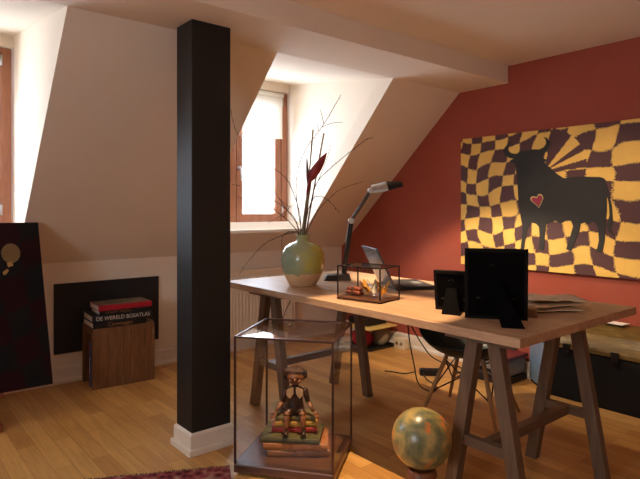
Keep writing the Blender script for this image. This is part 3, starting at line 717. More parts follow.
# ------------------------------------------------------------------ easel with dark canvas at the left edge
cb, ct = Vector((0.837, 3.40, 0.211)), Vector((0.837, 3.75, 1.123)); up = (ct - cb).normalized(); cn = Vector((0, -up.z, up.y))
cw = 1.05; hgt = (ct - cb).length
cv = thing('canvas', (0.837 - cw / 2, 3.40, 0.211), 0, 'dark oxblood and black checkered canvas leaning at the left edge', 'painting')
m = MB(); o0 = cb - Vector((cw, 0, 0))
m.hexa([o0, cb, cb - cn * 0.022, o0 - cn * 0.022], [o0 + up * hgt, ct, ct - cn * 0.022, o0 + up * hgt - cn * 0.022])
m.build('stretcher_frame', 'crimson_edge', cv)
def checker_sheet(name, parent, mats, org, ax, ay, nrm_, W_, H_, res, func):
    m = MB(); nx, ny = int(W_ / res), int(H_ / res); vs = {}
    for j in range(ny + 1):
        for i in range(nx + 1): vs[i, j] = m.bm.verts.new(Vector(org) + Vector(ax) * (W_ * i / nx) + Vector(ay) * (H_ * j / ny) + Vector(nrm_) * 0.0006)
    for j in range(ny):
        for i in range(nx):
            f = m.bm.faces.new([vs[i, j], vs[i + 1, j], vs[i + 1, j + 1], vs[i, j + 1]]); f.material_index = func(W_ * (i + .5) / nx, H_ * (j + .5) / ny)
    return m.build(name, mats, parent)
def dk(s, t):
    a = s + 0.06 * noise.noise((s * 3, t * 3, 1.5)) + 0.15 * t; b_ = t + 0.06 * noise.noise((s * 3, t * 3, 7.5)) - 0.35 * s
    return (int(math.floor(a / 0.15)) + int(math.floor(b_ / 0.17))) % 2
checker_sheet('painted_face', cv, ['dk_a', 'dk_b'], o0, (1, 0, 0), up, cn, cw, hgt, 0.012, dk)
def onc(u, v, off=0.001): return cb + Vector((-u, 0, 0)) + up * v + cn * off
m = MB(); ctr = onc(0.162, 0.785)
m.flat([(0.052 * math.cos(2 * PI * k / 28) * 0.95, 0.060 * math.sin(2 * PI * k / 28)) for k in range(28)], ctr, (1, 0, 0), up, 0.003); m.build('gold_disc', 'disc', cv)
m = MB(); m.flat([(-0.012, -0.015), (0.016, -0.006), (0.010, 0.02), (-0.016, 0.012)], onc(0.170, 0.715, 0.0015), (1, 0, 0), up, 0.003)
m.flat([(-0.02, -0.024), (-0.006, -0.016), (0.008, 0.004), (-0.004, 0.012), (-0.026, -0.006)], onc(0.186, 0.678, 0.0015), (1, 0, 0), up, 0.003); m.build('gold_stem', 'disc_hi', cv)
ez = thing('easel', (0.31, 3.6, 0), 0, 'wooden easel holding the dark canvas, foot end showing at the left edge', 'easel')
for xx in (0.555, 0.03): MB().box((xx - 0.028, 3.39, 0.0), (xx + 0.028, 3.92, 0.048)).build('runner', 'turned', ez, 0.004)
MB().box((0.058, 3.62, 0.048 - 0.04), (0.527, 3.66, 0.048)).build('crossbar', 'turned', ez, 0.003)
a = Vector((0.31, 3.40, 0.211)) - cn * 0.045
MB().bar(a - up * 0.175 , a + up * 0.85, 0.06, 0.03, cn).build('mast', 'turned', ez, 0.003)
b0 = cb - Vector((0.25, 0, 0)) - up * 0.012 - cn * 0.010; b1 = b0 - Vector((0.55, 0, 0))
MB().bar(b0, b1, 0.045, 0.022, up).build('ledge', 'turned', ez, 0.003)
MB().bar((0.31, 3.88, 0.048), a + up * 0.80 - cn * 0.02, 0.04, 0.025, (1, 0, 0)).build('rear_strut', 'turned', ez, 0.003)

# ------------------------------------------------------------------ bull painting on the red wall
PY0, PY1, PZ0, PZ1 = 1.14, 2.650, 0.776, 1.756
PW, PH = PY1 - PY0, PZ1 - PZ0; PXF = XR - 0.036
bp = thing('wall_painting', (XR, (PY0 + PY1) / 2, PZ0), 0, 'large ochre and plum checkered canvas with a black bull', 'painting')
MB().box((PXF, PY0, PZ0), (XR - 0.001, PY1, PZ1)).build('canvas_block', 'canvas_side', bp)
def bullcell(s, t):
    # s from the left edge, t from the bottom; a fan of rays leaves the bull's shoulder, warped checks elsewhere
    cx, cz_ = 0.689, 0.690
    dx, dz = s - cx, t - cz_; rr = math.hypot(dx, dz); an = math.degrees(math.atan2(dz, dx))
    if rr < 0.30 and 2 < an < 78:
        return 0 if (13 < an < 24 or 34 < an < 50) else 1
    w1 = 0.050 * noise.noise((s * 4.6, t * 4.6, 0.3)) + 0.010 * noise.noise((s * 11, t * 11, 4.3)); w2_ = 0.050 * noise.noise((s * 4.6, t * 4.6, 9.1)) + 0.010 * noise.noise((s * 11, t * 11, 2.2))
    j = 0.0035 * math.sin(t * 420); k2 = 0.0035 * math.sin(s * 420)
    big = 0.105 + 0.022 * max(0, min(1, (s - 0.7) / 0.7))
    a = s + w1 + j + 0.05 * math.sin(t * 3.0); b_ = t + w2_ + k2 + 0.05 * math.sin(s * 4.0 + 1)
    return (int(math.floor(a / big)) + int(math.floor(b_ / (big * 0.96)))) % 2
checker_sheet('painted_face', bp, ['cell_y', 'cell_m'], (PXF, PY1, PZ0), (0, -1, 0), (0, 0, 1), (-1, 0, 0), PW, PH, 0.0062, bullcell)
BULL = [(0.4463, 0.9114), (0.4143, 0.9057), (0.3884, 0.8848), (0.3754, 0.8538), (0.3917, 0.8234), (0.424, 0.8036), (0.459, 0.7953), (0.4272, 0.7831), (0.44, 0.7678), (0.4717, 0.76), (0.4811, 0.6878), (0.4905, 0.6017), (0.4968, 0.5016), (0.5123, 0.3876), (0.5278, 0.3083), (0.5247, 0.2316), (0.5154, 0.1545), (0.5061, 0.137), (0.5401, 0.136), (0.5523, 0.2186), (0.5706, 0.298), (0.6007, 0.3351), (0.6335, 0.3274), (0.6541, 0.3056), (0.66, 0.2229), (0.6512, 0.1478), (0.6891, 0.1472), (0.6948, 0.2243), (0.7064, 0.3233), (0.7687, 0.3516), (0.8131, 0.3308), (0.8459, 0.3554), (0.8809, 0.3506), (0.8943, 0.3166), (0.8729, 0.2447), (0.8459, 0.1612), (0.8809, 0.1499), (0.9049, 0.2144), (0.9364, 0.2862), (0.9442, 0.3333), (0.9727, 0.3442), (0.9932, 0.3291), (1.016, 0.3501), (1.0411, 0.3429), (1.0561, 0.3024), (1.061, 0.2263), (1.0436, 0.1516), (1.0832, 0.154), (1.0978, 0.2405), (1.1003, 0.3212), (1.11, 0.417), (1.11, 0.5175), (1.1221, 0.4621), (1.1269, 0.3919), (1.11, 0.329), (1.1148, 0.2914), (1.1556, 0.2603), (1.1341, 0.297), (1.1461, 0.3671), (1.1413, 0.447), (1.1221, 0.5298), (1.1076, 0.588), (1.0954, 0.6237), (1.0684, 0.6351), (0.9312, 0.644), (0.8296, 0.638), (0.7827, 0.6698), (0.7406, 0.7099), (0.7064, 0.7366), (0.6948, 0.7565), (0.7178, 0.7713), (0.6891, 0.7788), (0.6775, 0.8017), (0.7064, 0.8269), (0.7321, 0.8602), (0.7321, 0.8956), (0.7092, 0.9224), (0.6862, 0.9302), (0.7035, 0.9093), (0.7064, 0.8816), (0.6891, 0.8585), (0.6541, 0.845), (0.6187, 0.8507), (0.5706, 0.8464), (0.5154, 0.8424), (0.478, 0.8283), (0.44, 0.837), (0.4175, 0.8591), (0.4175, 0.888)]
HEART = [(0.6394, 0.5078), (0.6512, 0.5269), (0.6687, 0.5238), (0.6775, 0.5044), (0.6658, 0.477), (0.6512, 0.4522), (0.6246, 0.4746), (0.6007, 0.4944), (0.6037, 0.5112), (0.6216, 0.5136)]
m = MB(); m.flat(BULL, (PXF - 0.0008, PY1, PZ0), (0, -1, 0), (0, 0, 1), 0.003); bf = m.build('bull_figure', 'bull', bp)
m = MB(); m.flat(HEART, (PXF - 0.004, PY1, PZ0), (0, -1, 0), (0, 0, 1), 0.002); ht = m.build('heart', 'heart', bf)
m = MB(); hcx = sum(p[0] for p in HEART) / len(HEART); hcy = sum(p[1] for p in HEART) / len(HEART)
for k in range(22):
    f = k / 22 * len(HEART); i0 = int(f) % len(HEART); i1 = (i0 + 1) % len(HEART); tt_ = f - int(f)
    u = HEART[i0][0] * (1 - tt_) + HEART[i1][0] * tt_; v = HEART[i0][1] * (1 - tt_) + HEART[i1][1] * tt_
    u = hcx + (u - hcx) * 1.18; v = hcy + (v - hcy) * 1.18
    m.ell((PXF - 0.004, PY1 - u, PZ0 + v), (0.003, 0.005, 0.005), nu=8, nv=6)
m.build('heart_dots', 'dots', bf)

# ------------------------------------------------------------------ things on the desk
# vase
vs = MB().lathe([(0, 0), (0.072, 0), (0.078, 0.006), (0.098, 0.045), (0.118, 0.10), (0.124, 0.15), (0.120, 0.19), (0.102, 0.228), (0.074, 0.249), (0.046, 0.258), (0.036, 0.266), (0.033, 0.284), (0.040, 0.296), (0.042, 0.302), (0.036, 0.303), (0.030, 0.290), (0.030, 0.262), (0.060, 0.235), (0.09, 0.19), (0.09, 0.10), (0.05, 0.02), (0, 0.02)], 64).build('vase', 'vase')
vs.location = (2.036, 2.622, TZ); vs.scale = (1.06, 1.06, 1.0); vs.rotation_euler = (0, 0, math.radians(-39.6))
tag(vs, 'round green glazed vase with bare clay foot holding twigs', 'vase')
MO = Vector((2.036, 2.622, 1.045)); U = 0.006
def bpt(px, py, dep): return MO + R * ((px - 303) * U) + Vector((0, 0, (232 - py) * U)) + F * dep
NECK = {2: 106, 3: -35, 4: 15, 5: -70, 6: 212, 7: 146, 8: 170, 9: 190, 10: 127, 11: 238}      # where each twig leans on the rim, degrees
def ring(a, r_, z_): a = math.radians(a); return MO + R * math.cos(a) * r_ + F * math.sin(a) * r_ + Vector((0, 0, z_))
def branch(pts, label, r0=0.0028, twigs=(), seed=1, name='twig', buds=True):
    rnd = random.Random(seed); r0 *= 1.25
    P = smooth_path([ring(NECK[seed], 0.016, -0.10), ring(NECK[seed], 0.0245, 0.004)] + [bpt(*p) for p in pts[2:]], 6); n_ = len(P)
    P = [p + Vector((rnd.uniform(-1, 1), rnd.uniform(-1, 1), rnd.uniform(-1, 1))) * (0.0016 if 9 < i < n_ - 1 else 0) for i, p in enumerate(P)]
    m = MB(); m.tube(P, [r0 * (1 - 0.65 * i / (n_ - 1)) * (0.7 if i < 9 else 1) for i in range(n_)], 7)
    if buds:
        for i in range(13, n_ - 1, 3):
            m.ell(P[i] + Vector((rnd.uniform(-1, 1), rnd.uniform(-1, 1), rnd.uniform(0, 1))) * 0.003, (0.0026, 0.0026, 0.0038), nu=6, nv=5)
    for tw in twigs:
        Q = smooth_path([bpt(*p) for p in tw], 4); m.tube(Q, [r0 * 0.62 * (1 - 0.5 * i / (len(Q) - 1)) for i in range(len(Q))], 6)
    return tag(m.build(name, 'bark'), label, 'twig', 'bare twigs in the green vase')
# every twig starts inside the neck of the vase
s0 = (303, 250, 0.0)
branch([s0, (301, 231, 0.004), (297, 200, 0.03), (296, 178, 0.05), (299, 160, 0.06), (307, 142, 0.06), (322, 122, 0.05), (333, 104, 0.04), (341, 90, 0.03)], 'tallest bare twig curving up to the top of the white recess',
       0.0030, [((322, 122, .05), (332, 118, .05), (343, 117, .05)), ((324, 119, .05), (322, 110, .05), (320, 104, .05)), ((319, 126, .05), (317, 119, .05))], 2)
branch([s0, (305, 231, -0.006), (311, 200, -0.03), (318, 178, -0.05), (333, 163, -0.07), (354, 146, -0.09), (365, 138, -0.10), (371, 136, -0.10)], 'long bare twig reaching up right across the edge of the white recess', 0.0028, [((318, 178, -.05), (326, 158, -.05), (331, 142, -.05))], 3)
branch([s0, (306, 231, 0.008), (313, 215, 0.03), (321, 203, 0.05), (331, 193, 0.06), (343, 184, 0.07), (364, 177, 0.08)], 'bare twig arching right toward the desk lamp head', 0.0026, (), 4)
branch([s0, (304, 230, -0.012), (309, 205, -0.05), (316, 193, -0.07), (327, 196, -0.09), (339, 209, -0.11)], 'short bare twig bowing over to the right of the vase', 0.0024, [((309, 205, -.05), (317, 188, -.06))], 5)
branch([s0, (301, 231, -0.010), (296, 228, -0.022), (284, 231, -0.055), (268, 238, -0.07), (256, 249, -0.09), (242, 268, -0.10)], 'bare twig drooping left below the window sill', 0.0024, (), 6)
branch([s0, (300, 231, 0.004), (293, 228, 0.045), (285, 230, 0.066), (281, 236, 0.074), (281, 247, 0.076), (280.5, 260, 0.078)], 'thin twig hanging straight down beside the vase shoulder', 0.0018, (), 7)
branch([s0, (301, 230, 0.010), (292, 221, 0.010), (284, 214, 0.028), (275, 207, 0.05), (258, 199, 0.10), (234, 192, 0.13)], 'bare twig spreading low left across the window bottom', 0.0028, [((284, 214, .028), (288, 205, .04), (294, 200, .05)), ((275, 207, .05), (273, 203, .05), (270, 201, .05))], 8)
branch([s0, (302, 230, 0.002), (296, 217, -0.004), (287, 206, -0.006), (270, 194, -0.02), (254, 186, -0.05), (234, 181, -0.07)], 'bare twig spreading left across the middle of the window', 0.0026, [((287, 206, -.006), (279, 213, 0.004), (268, 219, 0.008)), ((270, 194, -.02), (267, 203, -.02))], 9)
branch([s0, (302, 229, 0.014), (295, 218, 0.05), (287, 207, 0.08), (277, 193, 0.11), (265, 172, 0.15), (254, 150, 0.18)], 'bare twig slanting up left in front of the window handle', 0.0024, [((277, 193, .11), (283, 199, .1), (291, 204, .1))], 10)
branch([s0, (303, 230, -0.004), (300, 210, -0.02), (290, 180, -0.05), (275, 165, -0.07), (254, 149, -0.09), (242, 135, -0.10), (236, 122, -0.10), (234, 108, -0.11)], 'bare twig reaching up left to the edge of the black column', 0.0024, (), 11)
def cane(a, b, label, r=0.0050):
    an_ = 74 if a[0] < 305 else 44
    m = MB(); P0, P1, P2 = ring(an_, 0.0205, -0.09), ring(an_, 0.0225, 0.004), bpt(*b); P = [P0] + [P1.lerp(P2, k / 18) for k in range(19)]; m.tube(P, r, 9)
    for i in range(4, len(P), 4): m.lathe([(r, -0.003), (r + 0.0012, 0), (r, 0.003)], 9, P[i])
    return tag(m.build('cane', 'bamboo'), label, 'cane', 'canes in the green vase')
cane((304.5, 231, 0.012), (313, 125, 0.03), 'taller of the two brown canes standing in the vase')
cane((306, 231, 0.010), (324, 128, 0.06), 'shorter of the two brown canes, leaning right in the vase')
fl = thing('flower_stem', tuple(MO), 0, 'thick grey flower stem with dark red pointed bracts in the vase', 'flower')
m = MB(); P = smooth_path([bpt(303, 239, 0), bpt(303.2, 231, -0.002), bpt(307, 200, -0.014), bpt(310, 178, -0.016), bpt(311, 166, -0.016)], 6); m.tube(P, [0.013 - 0.003 * i / len(P) for i in range(len(P))], 12); m.build('stem', 'stem', fl)
def bract(a, b, wdt, mat, bow=0.012):
    a, b = bpt(*a), bpt(*b); d = b - a; sd = d.cross(F).normalized(); m = MB(); N = 10; rows = []
    for i in range(N + 1):
        t = i / N; w_ = wdt * (math.sin(PI * min(1, t * 0.92 + 0.08)) ** 0.8) * (1 - 0.25 * t) + 0.0004; c_ = a + d * t + F * (-bow * math.sin(PI * t))
        rows.append([c_ - sd * w_ + F * 0.004, c_ - sd * w_ * .5 - F * 0.002, c_ - F * 0.006, c_ + sd * w_ * .5 - F * 0.002, c_ + sd * w_ + F * 0.004])
    V = [[m.bm.verts.new(p) for p in r_] for r_ in rows]
    for r0_, r1_ in zip(V, V[1:]):
        for k in range(4): f = m.bm.faces.new([r0_[k], r0_[k + 1], r1_[k + 1], r1_[k]]); f.smooth = True
    o = m.build('bract', mat, fl); s_ = o.modifiers.new('S', 'SOLIDIFY'); s_.thickness = 0.0015; return o
bract((309, 178, -0.02), (327, 149, -0.03), 0.030, 'bract'); bract((309, 177, -0.026), (321, 156, -0.04), 0.026, 'bract')
bract((308, 182, -0.02), (307, 152, -0.03), 0.009, 'leafdry'); bract((307, 192, -0.02), (311, 170, -0.035), 0.011, 'bract')

# desk lamp
lpz = TZ
dl = thing('desk_lamp', (2.358, 2.676, TZ), 0, 'black and silver jointed desk lamp behind the small glass box', 'lamp')
m = MB(); a_ = math.radians(-39.6); rot = Matrix.Translation((2.358, 2.676, TZ)) @ Matrix.Rotation(a_, 4, 'Z')
m.hexa([rot @ Vector(p) for p in ((-0.088, -0.065, 0), (0.088, -0.065, 0), (0.088, 0.065, 0), (-0.088, 0.065, 0))],
       [rot @ Vector(p) for p in ((-0.070, -0.050, 0.034), (0.078, -0.050, 0.040), (0.078, 0.050, 0.040), (-0.070, 0.050, 0.034))])
m.build('base', 'blackplastic', dl, 0.006)
J0 = rot @ Vector((0.045, 0, 0.055)); J1 = J0 + R * 0.045 + Vector((0, 0, 0.325)); J2 = J1 + R * 0.126 + Vector((0, 0, 0.196)); J3 = J2 + R * 0.205 + Vector((0, 0, 0.038))
MB().tube([rot @ Vector((0.045, 0, 0.035)), J0 + Vector((0, 0, 0.02))], 0.018, 14).build('swivel', 'blackplastic', dl)
m = MB()
for s in (-1, 1): m.tube([J0 + F * s * 0.010 + R * s * 0.008, J1 + F * s * 0.010 + R * s * 0.008], 0.0085, 10)
m.build('lower_arm', 'cable', dl)
m = MB()
for s in (-1, 1): m.tube([J1 + F * s * 0.012 + R * s * 0.006, J2 + F * s * 0.012 + R * s * 0.006], 0.0078, 10)
m.build('upper_arm', 'darksteel', dl)
for J in (J1, J2): MB().tube([J - F * 0.024, J + F * 0.024], 0.019, 16).build('joint', 'steel', dl)
hdv = (J3 - J2).normalized(); hup = Vector((0, 0, 1)) - hdv * hdv.z; hup.normalize(); hsd = hdv.cross(hup)
def halfshade(t0, t1, rad0, rad1, n_=14, close=True):
    m = MB(); ring = []
    for t, r_ in ((t0, rad0), ((t0 + t1) / 2, (rad0 + rad1) / 2), (t1, rad1)):
        c_ = J2 + hdv * t; o_ = []
        for k in range(n_ + 1):
            a = PI * k / n_; o_.append(c_ + hsd * math.cos(a) * r_ * 1.15 + hup * (math.sin(a) * r_ * 1.25 - r_ * 0.45))
        for k in range(n_, -1, -1):
            a = PI * k / n_; o_.append(c_ + hsd * math.cos(a) * (r_ * 1.15 - 0.002) + hup * (math.sin(a) * (r_ * 1.25 - 0.002) - r_ * 0.45))
        ring.append([m.bm.verts.new(p) for p in o_])
    for a, b in zip(ring, ring[1:]):
        for k in range(len(a)): m.bm.faces.new([a[k], a[(k + 1) % len(a)], b[(k + 1) % len(a)], b[k]])
    m.bm.faces.new(ring[0]); m.bm.faces.new(ring[-1]); return m
shd = halfshade(0.006, 0.105, 0.042, 0.050).build('lamp_shade', 'steel', dl)
halfshade(0.105, 0.205, 0.050, 0.030).build('shade_end', 'blackplastic', shd)
bulb = NT('glowing_tube'); em = bulb.n('ShaderNodeEmission'); em.inputs[0].default_value = (1, 0.72, 0.42, 1); em.inputs[1].default_value = 6; bulb.l(em.outputs[0], bulb.out.inputs['Surface'])
MB().tube([J2 + hdv * 0.03, J2 + hdv * 0.17], 0.007, 10).build('bulb', bulb.m, shd)
MB().tube([J2 - hdv * 0.004, J2 + hdv * 0.035], 0.013, 12).build('lamp_socket', 'steel', dl)

# laptop
n2 = Vector((0.87, -0.49, 0)).normalized(); s2 = Vector((0.49, 0.87, 0)).normalized()
LA = Vector((2.285, 2.10, TZ)); lw, ld = 0.325, 0.235
lt = thing('laptop', tuple(LA), 0, 'open grey laptop behind the small glass box', 'laptop')
m = MB(); m.prism([LA + Vector((0, 0, .003)), LA + s2 * lw + Vector((0, 0, .003)), LA + s2 * lw + n2 * ld + Vector((0, 0, .003)), LA + n2 * ld + Vector((0, 0, .003))], (0, 0, 0.019)); kb = m.build('keyboard_body', 'blackplastic', lt, 0.003)
M['keys'] = plain('dark_keys', srgb(52, 48, 46), 0.35, vary=0.1)
M['screen_back'] = plain('grey_lid', srgb(88, 92, 100), 0.25, 0.4, vary=0.1)
M['screen'] = plain('dark_glass_screen', srgb(20, 22, 26), 0.08, vary=0.05)
m = MB()
for i in range(14):
    for j in range(5):
        p = LA + s2 * (0.02 + i * 0.0205) + n2 * (0.03 + j * 0.021) + Vector((0, 0, 0.022))
        m.prism([p, p + s2 * 0.0175, p + s2 * 0.0175 + n2 * 0.017, p + n2 * 0.017], (0, 0, 0.003))
m.build('keys', 'keys', kb)
p = LA + s2 * 0.12 + n2 * 0.155 + Vector((0, 0, 0.0222)); MB().prism([p, p + s2 * 0.085, p + s2 * 0.085 + n2 * 0.05, p + n2 * 0.05], (0, 0, 0.0008)).build('trackpad', 'grey', kb)
th_ = math.radians(26); lu = (-n2 * math.sin(th_) + Vector((0, 0, 1)) * math.cos(th_)); ln = s2.cross(lu); ln = ln if ln.dot(n2) > 0 else -ln
q0 = LA + Vector((0, 0, 0.022))
m = MB(); m.prism([q0, q0 + s2 * lw, q0 + s2 * lw + lu * 0.24, q0 + lu * 0.24], -ln * 0.011); ld_ = m.build('lid', 'screen_back', lt, 0.003)
q1 = q0 + s2 * 0.012 + lu * 0.014; m = MB(); m.prism([q1, q1 + s2 * (lw - 0.024), q1 + s2 * (lw - 0.024) + lu * 0.212, q1 + lu * 0.212], ln * 0.0006); m.build('screen', 'screen', ld_)

# small glass box with ornaments
ga = math.atan2(1.847 - 2.10, 1.90 - 1.849); gu = Vector((math.cos(ga), math.sin(ga), 0)); gv = Vector((-gu.y, gu.x, 0)); 
G0 = Vector((1.849, 2.10, TZ)); gl_, gd, gh = 0.258, 0.182, 0.172
gb = thing('glass_box', tuple(G0 + gu * gl_ / 2 + gv * gd / 2), ga, 'small glass box with dark metal edges on the desk', 'glass box')
a, b = gl_ / 2, gd / 2
MB().box((-a, -b, 0.008), (a, b, 0.018)).build('base', 'darkwood', gb, 0.002, world=False)
for u in (-1, 1):
    for v in (-1, 1): MB().box((u * (a - .006) - .006, v * (b - .006) - .006, 0), (u * (a - .006) + .006, v * (b - .006) + .006, 0.008)).build('foot', 'blackmetal', gb, world=False)
m = MB(); e = 0.0028
for u in (-1, 1):
    for v in (-1, 1): m.box((u * (a - e) - e, v * (b - e) - e, 0.018), (u * (a - e) + e, v * (b - e) + e, gh))
for v in (-1, 1): m.box((-a + 2 * e, v * (b - e) - e, gh - 2 * e), (a - 2 * e, v * (b - e) + e, gh))
for u in (-1, 1): m.box((u * (a - e) - e, -b + 2 * e, gh - 2 * e), (u * (a - e) + e, b - 2 * e, gh))
m.build('edge_frame', 'blackmetal', gb, world=False)
for v in (-1, 1): MB().box((-a + 2 * e, v * (b - e) - .001, 0.018), (a - 2 * e, v * (b - e) + .001, gh - 2 * e)).build('side_pane', 'side_glass', gb, world=False)
for u in (-1, 1): MB().box((u * (a - e) - .001, -b + 2 * e, 0.018), (u * (a - e) + .001, b - 2 * e, gh - 2 * e)).build('side_pane', 'side_glass', gb, world=False)
MB().box((-a + 2 * e, -b + 2 * e, gh - .004), (a - 2 * e, b - 2 * e, gh - .001)).build('lid_pane', 'case_glass', gb, world=False)
def GW(u, v, zz_): return G0 + gu * u + gv * v + Vector((0, 0, zz_))
def butterfly(u, v, yaw, tilt, sc, mat, label, zz_=0.0):
    t = thing('metal_ornament', tuple(GW(u, v, 0.021 + zz_)), yaw, label, 'ornament', 'metal ornaments in the small glass box')
    wing = [(0.002, -0.014), (0.010, -0.024), (0.026, -0.026), (0.030, -0.012), (0.020, -0.002), (0.034, 0.010), (0.040, 0.026), (0.026, 0.030), (0.010, 0.018), (0.002, 0.008)]
    for s in (-1, 1):
        ax = Vector((s * math.cos(tilt), 0, math.sin(tilt))) * sc; ay = Vector((0, 0.75, 0.65)) * sc
        MB().flat(wing, (0, 0, 0.026 * sc), ax, ay, 0.0012).build('wing', mat, t, world=False)
    m = MB(); m.tube([(0, -0.024 * sc, 0.006 * sc), (0, 0, 0.026 * sc), (0, 0.02 * sc, 0.042 * sc)], [0.002, 0.004, 0.003], 8)
    for s in (-1, 1): m.tube([(0, 0.02 * sc, 0.042 * sc), (s * 0.008 * sc, 0.03 * sc, 0.055 * sc)], 0.0008, 5)
    m.tube([(0, -0.012 * sc, 0.0), (0, -0.006 * sc, 0.02 * sc)], 0.002, 6); m.build('body', mat, t, world=False)
butterfly(0.128, 0.070, 0.4, 0.9, 1.1, 'gold', 'gold metal ornament left of the silver one in the small glass box')
butterfly(0.180, 0.055, -0.5, 1.0, 1.15, 'silver', 'silver metal ornament in the middle of the small glass box')
butterfly(0.223, 0.080, -0.9, 0.7, 1.15, 'gold', 'bright gold metal ornament at the right of the small glass box')
rb = thing('brown_ornament', tuple(GW(0.062, 0.065, 0.0185)), ga, 'reddish brown low ornament at the left inside the small glass box', 'ornament')
m = MB()
for k, (yy_, z_) in enumerate(((-0.012, 0.012), (0.012, 0.012), (0.0, 0.032))): m.tube([(-0.042, yy_, z_), (-0.02, yy_, z_ + .002), (0.03, yy_, z_), (0.044, yy_, z_ - .002)], [0.009, 0.0118, 0.0118, 0.008], 12)
m.build('sticks', 'russet', rb, world=False); MB().box((-0.004, -0.026, 0.001), (0.004, 0.026, 0.046)).build('band', 'leather', rb, 0.002, world=False)

# picture frames seen from behind
def photo_frame(bl, br, hgt_, lean, strut_foot, strut_w, label):
    bl, br = Vector(bl), Vector(br); d = (br - bl).normalized(); nb = Vector((d.y, -d.x, 0)); nb = nb if nb.dot(F) < 0 else -nb   # nb: out of the back, toward the viewer
    upv = Vector((0, 0, 1)) * math.cos(lean) + nb * math.sin(lean); w_ = (br - bl).length; nn = nb * math.cos(lean) - Vector((0, 0, 1)) * math.sin(lean)
    t = thing('picture_frame', tuple((bl + br) / 2), 0, label, 'picture frame', 'picture frames seen from behind')
    m = MB(); fw_ = 0.014
    def P_(u, v, o): return bl + d * u + upv * v + nn * o
    for u0, u1, v0, v1 in ((0, w_, 0, fw_), (0, w_, hgt_ - fw_, hgt_), (0, fw_, fw_, hgt_ - fw_), (w_ - fw_, w_, fw_, hgt_ - fw_)):
        m.hexa([P_(u0, v0, -0.018), P_(u1, v0, -0.018), P_(u1, v1, -0.018), P_(u0, v1, -0.018)], [P_(u0, v0, 0), P_(u1, v0, 0), P_(u1, v1, 0), P_(u0, v1, 0)])
    m.build('moulding', 'framewood', t, 0.002)
    m = MB(); m.hexa([P_(fw_, fw_, -0.012), P_(w_ - fw_, fw_, -0.012), P_(w_ - fw_, hgt_ - fw_, -0.012), P_(fw_, hgt_ - fw_, -0.012)], [P_(fw_, fw_, -0.002), P_(w_ - fw_, fw_, -0.002), P_(w_ - fw_, hgt_ - fw_, -0.002), P_(fw_, hgt_ - fw_, -0.002)]); bkb = m.build('backing_board', 'velvet', t)
    ft = Vector(strut_foot); tp = P_(w_ * 0.45, hgt_ * 0.58, 0.0005); hs = d * strut_w
    m = MB(); m.hexa([ft - hs, ft + hs, tp + hs * 0.55, tp - hs * 0.55], [p + nn * 0.004 + Vector((0, 0, 0.0005)) for p in (ft - hs, ft + hs, tp + hs * 0.55, tp - hs * 0.55)]); m.build('strut', 'velvet', bkb, 0.001)
    m = MB(); hk = P_(w_ * 0.45, hgt_ * 0.76, 0.001); m.tube([hk - d * 0.012, hk + nn * 0.006 + upv * 0.008, hk + d * 0.012], 0.0015, 6); m.build('hook', 'blackmetal', bkb)
    for u in (0.22, 0.78):
        c_ = P_(w_ * u, hgt_ * 0.3, 0); MB().bar(c_ - d * 0.008, c_ + d * 0.008, 0.006, 0.003, nn).build('clip', 'blackmetal', bkb)
photo_frame((1.935, 1.392, TZ), (2.078, 1.190, TZ), 0.292, math.radians(5), (1.905, 1.150, TZ), 0.043, 'taller black picture frame from behind in front of the bull painting')
photo_frame((2.000, 1.598, TZ), (2.060, 1.430, TZ), 0.182, math.radians(9), (1.945, 1.470, TZ), 0.041, 'shorter black picture frame from behind, beside the taller one')

# pen, papers, block
pe = thing('brass_pen', (2.19, 1.74, TZ), 0, 'slim brass pen lying on the desk left of the picture frames', 'pen')
pa = Vector((2.255, 1.795, TZ + 0.005)); pb = Vector((2.175, 1.665, TZ + 0.005))
MB().tube([pa, pa.lerp(pb, .04), pa.lerp(pb, .8), pa.lerp(pb, .97), pb], [0.003, 0.005, 0.005, 0.0035, 0.001], 12).build('barrel', 'gold', pe)
MB().bar(pa.lerp(pb, .05) + Vector((0, 0, .006)), pa.lerp(pb, .35) + Vector((0, 0, .0065)), 0.003, 0.0015).build('clip', 'gold', pe)
def sheet(c_, rz, w_, d_, z0_, amp, label, seed, sag=0.0):
    rnd = Vector((seed * 3.1, seed * 1.7, 0)); N = 18; m = MB(); V = []
    for j in range(N + 1):
        row = []
        for i in range(N + 1):
            u, v = i / N - .5, j / N - .5; zz_ = z0_ + amp * (0.5 + 0.5 * noise.noise(Vector((u * 3.5, v * 3.5, 0)) + rnd)) + 0.25 * amp * (0.5 + .5 * noise.noise(Vector((u * 9, v * 9, 5)) + rnd))
            row.append(m.bm.verts.new((u * w_, v * d_, zz_)))
        V.append(row)
    for j in range(N):
        for i in range(N): f = m.bm.faces.new([V[j][i], V[j][i + 1], V[j + 1][i + 1], V[j + 1][i]]); f.smooth = True
    o = m.build('newspaper', 'paper'); o.location = (c_[0], c_[1], TZ); o.rotation_euler = (0, 0, rz)
    s_ = o.modifiers.new('S', 'SOLIDIFY'); s_.thickness = 0.003; s_.offset = 1
    return tag(o, label, 'newspaper', 'crumpled newspapers on the desk')
sheet((2.38, 1.295), -0.55, 0.30, 0.20, 0.0005, 0.010, 'lowest crumpled newspaper of the pile right of the taller frame', 1)
sheet((2.41, 1.300), -0.30, 0.30, 0.18, 0.0170, 0.010, 'middle crumpled newspaper of the pile right of the taller frame', 2)
sheet((2.46, 1.290), -0.75, 0.26, 0.18, 0.0335, 0.014, 'uppermost crumpled newspaper of the pile right of the taller frame', 3)
wb = thing('wood_block', (2.175, 1.232, TZ), -0.9, 'small ribbed wooden block just right of the taller picture frame', 'wood block')
m = MB(); m.box((-0.02, -0.03, 0), (0.02, 0.03, 0.034))
